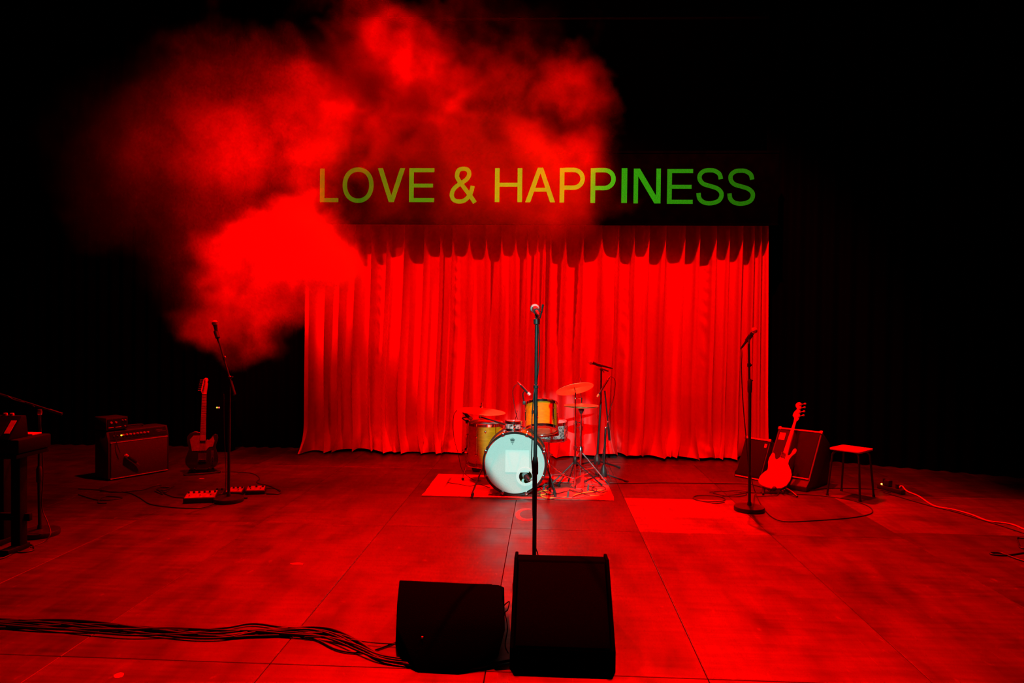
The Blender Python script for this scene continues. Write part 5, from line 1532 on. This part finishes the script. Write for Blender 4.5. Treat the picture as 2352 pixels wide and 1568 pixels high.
for (x, y), lb_ in (((1249, 1124), 'upright dark plug on the yellow cable beside the bass drum'), ((1350, 1126), 'upright dark plug among the cables under the hi-hat'), ((1304, 1142), 'dark plug standing at the front of the rug')):
    p = fl(x, y, RZ)
    tag(MB().lathe(p, (0.1, 0, 1), [(0, 0.001), (0.012, 0.001), (0.011, 0.04), (0.007, 0.06), (0, 0.06)], 12).build('cable_plug', CABLE_GREY), lb_, 'plug')

# ------------------------------------------------------------------ tape marks on the deck
for (x, y), s_, lb_ in (((274, 1550), (0.05, 0.045), 'torn pale tape mark on the floor near the front cable bundle'), ((682, 1294), (0.085, 0.03), 'pale tape scrap on the floor between the pedals and the squat monitor'), ((463, 1099), (0.06, 0.03), 'small pale tape scrap on the floor in front of the guitar stand')):
    p = fl(x, y)
    rr = random.Random(int(x))
    out = [(s_[0] * math.cos(a) * rr.uniform(.35, .62), s_[1] * math.sin(a) * rr.uniform(.35, .62)) for a in [k * math.pi / 5 for k in range(10)]]
    tag(MB().prism(out, p + V((0, 0, 0.0003)), (1, 0, 0), (0, 1, 0), (0, 0.0008)).build('tape_mark', TAPE), lb_, 'tape mark')

rp_, vs_, fs_ = fl(1211, 1181), [], []
nring = 40
for k in range(nring + 1):
    a = math.radians(70 + 250 * k / nring)
    wd_ = 0.018 * math.sin(math.pi * k / nring) ** 0.5 + 0.004 * random.Random(k).random()
    for r_ in (0.085 - wd_, 0.085 + wd_ * 0.6):
        for z_ in (0.0003, 0.0009):
            vs_.append((rp_.x + r_ * 1.0 * math.cos(a), rp_.y + r_ * 2.1 * math.sin(a), z_))
for k in range(nring):
    a, b = 4 * k, 4 * (k + 1)
    fs_ += [(a + 1, a + 3, b + 3, b + 1), (a, b, b + 2, a + 2), (a, a + 1, b + 1, b), (a + 2, b + 2, b + 3, a + 3)]
tag(MB().add(vs_, fs_).build('floor_mark', TAPE), 'pale curved ring mark on the floor in front of the bass drum', 'floor mark')

# ------------------------------------------------------------------ stage smoke: a cloud baked once into a density grid
def make_smoke():
    Y0, Y1 = 6.75, 8.15
    YM = 7.45
    # picture position, half sizes and density of each billow, all hanging around the depth YM
    blobs = [(1185, 190, 160, 120, 0.46), (1005, 210, 140, 130, 0.50), (1120, 320, 230, 140, 0.30), (700, 270, 150, 120, 0.42), (640, 170, 70, 80, 0.22), (790, 340, 220, 90, 0.34),
             (450, 150, 170, 100, 0.30), (530, 310, 260, 140, 0.35), (300, 310, 200, 150, 0.30), (360, 430, 260, 150, 0.15), (900, 110, 160, 80, 0.10), (1270, 330, 110, 200, 0.28),
             (1220, 450, 230, 130, 0.22), (960, 460, 250, 110, 0.12), (620, 390, 200, 90, 0.15),
             (730, 600, 80, 90, 7.0), (660, 545, 120, 95, 3.6), (560, 620, 110, 140, 2.2), (690, 500, 70, 50, 2.0), (640, 695, 150, 85, 1.8), (510, 730, 110, 70, 1.0), (728, 450, 55, 45, 0.35), (1000, 60, 500, 90, 0.04)]
    me = bpy.data.meshes.new('stage_smoke')
    o = bpy.data.objects.new('stage_smoke', me)
    COL.objects.link(o)
    tag(o, 'billowing red-lit stage smoke drifting in front of the lettered fascia', 'smoke', None, 'stuff')
    ng = bpy.data.node_groups.new('smoke_density', 'GeometryNodeTree')
    ng.interface.new_socket('Geometry', in_out='OUTPUT', socket_type='NodeSocketGeometry')
    N, L = ng.nodes, ng.links
    out = N.new('NodeGroupOutput')
    pos = N.new('GeometryNodeInputPosition').outputs[0]
    def vm(op, a, b=None):
        n = N.new('ShaderNodeVectorMath')
        n.operation = op
        for i, q in enumerate((a, b)):
            if q is None:
                continue
            if isinstance(q, (tuple, V)):
                n.inputs[i].default_value = tuple(q)
            else:
                L.new(q, n.inputs[i])
        return n.outputs['Value'] if op == 'LENGTH' else n.outputs[0]
    def mth(op, a, b=0.0):
        n = N.new('ShaderNodeMath')
        n.operation = op
        for i, q in enumerate((a, b)):
            if isinstance(q, (int, float)):
                n.inputs[i].default_value = q
            else:
                L.new(q, n.inputs[i])
        return n.outputs[0]
    def noise(vec, scale, detail, rough=0.55):
        n = N.new('ShaderNodeTexNoise')
        n.inputs['Scale'].default_value = scale
        n.inputs['Detail'].default_value = detail
        n.inputs['Roughness'].default_value = rough
        L.new(vec, n.inputs['Vector'])
        return n
    def rng(v, a, b, c, d, smooth=True):
        n = N.new('ShaderNodeMapRange')
        n.interpolation_type = 'SMOOTHSTEP' if smooth else 'LINEAR'
        for k, x in zip(('From Min', 'From Max', 'To Min', 'To Max'), (a, b, c, d)):
            n.inputs[k].default_value = x
        L.new(v, n.inputs['Value'])
        return n.outputs['Result']
    # domain warp gives the curling edges
    w1 = noise(pos, 1.1, 3).outputs['Color']
    w2 = noise(pos, 3.2, 3).outputs['Color']
    warp = vm('ADD', vm('MULTIPLY', vm('SUBTRACT', w1, (.5, .5, .5)), (1.15, .5, 1.15)), vm('MULTIPLY', vm('SUBTRACT', w2, (.5, .5, .5)), (.42, .3, .42)))
    wp = vm('ADD', pos, warp)
    tot = None
    rnd = random.Random(5)
    for px, py, rx, ry, s in blobs:
        c = at(px, py, YM + rnd.uniform(-.12, .12))
        k = YM / FPX
        d = vm('LENGTH', vm('DIVIDE', vm('SUBTRACT', wp, tuple(c)), (rx * k * 1.25, 0.62, ry * k * 1.25)))
        g = mth('MULTIPLY', rng(d, 1.0, 0.15, 0.0, 1.0), s)
        tot = g if tot is None else mth('ADD', tot, g)
    fb = noise(wp, 1.9, 4, 0.5).outputs['Fac']
    fine = noise(vm('ADD', pos, warp), 5.0, 5, 0.55).outputs['Fac']
    bill = mth('MULTIPLY', rng(fb, 0.38, 0.64, 0.12, 1.6), rng(fine, 0.3, 0.7, 0.68, 1.34))
    haze = None
    for px, py, rx, ry, s in ((400, 340, 420, 280, 0.30), (560, 600, 330, 240, 0.16), (1150, 430, 330, 200, 0.18), (800, 250, 600, 220, 0.08)):
        k = YM / FPX
        d = vm('LENGTH', vm('DIVIDE', vm('SUBTRACT', vm('ADD', pos, vm('MULTIPLY', warp, (.5, .5, .5))), tuple(at(px, py, YM))), (rx * k, 0.62, ry * k)))
        g = mth('MULTIPLY', rng(d, 1.0, 0.2, 0.0, 1.0), s)
        haze = g if haze is None else mth('ADD', haze, g)
    dens = mth('ADD', mth('MULTIPLY', tot, bill), haze)
    dens = mth('MAXIMUM', mth('SUBTRACT', dens, 0.02), 0.0)
    vc = N.new('GeometryNodeVolumeCube')
    L.new(dens, vc.inputs['Density'])
    vc.inputs['Min'].default_value = (-6.2, Y0, 0.9)
    vc.inputs['Max'].default_value = (1.6, Y1, 5.6)
    vc.inputs['Resolution X'].default_value = 300
    vc.inputs['Resolution Y'].default_value = 44
    vc.inputs['Resolution Z'].default_value = 180
    m = bpy.data.materials.new('stage_smoke')
    m.use_nodes = True
    mn, ml = m.node_tree.nodes, m.node_tree.links
    mn.remove(mn['Principled BSDF'])
    pv = mn.new('ShaderNodeVolumePrincipled')
    pv.inputs['Color'].default_value = (0.9, 0.9, 0.9, 1)
    pv.inputs['Density'].default_value = SMOKE_DENSITY
    pv.inputs['Anisotropy'].default_value = 0.1
    ml.new(pv.outputs[0], mn['Material Output'].inputs['Volume'])
    sm_ = N.new('GeometryNodeSetMaterial')
    sm_.inputs['Material'].default_value = m
    L.new(vc.outputs[0], sm_.inputs['Geometry'])
    L.new(sm_.outputs[0], out.inputs[0])
    me.materials.append(m)
    md = o.modifiers.new('smoke', 'NODES')
    md.node_group = ng
    return o
SMOKE_DENSITY = 0.75
make_smoke()
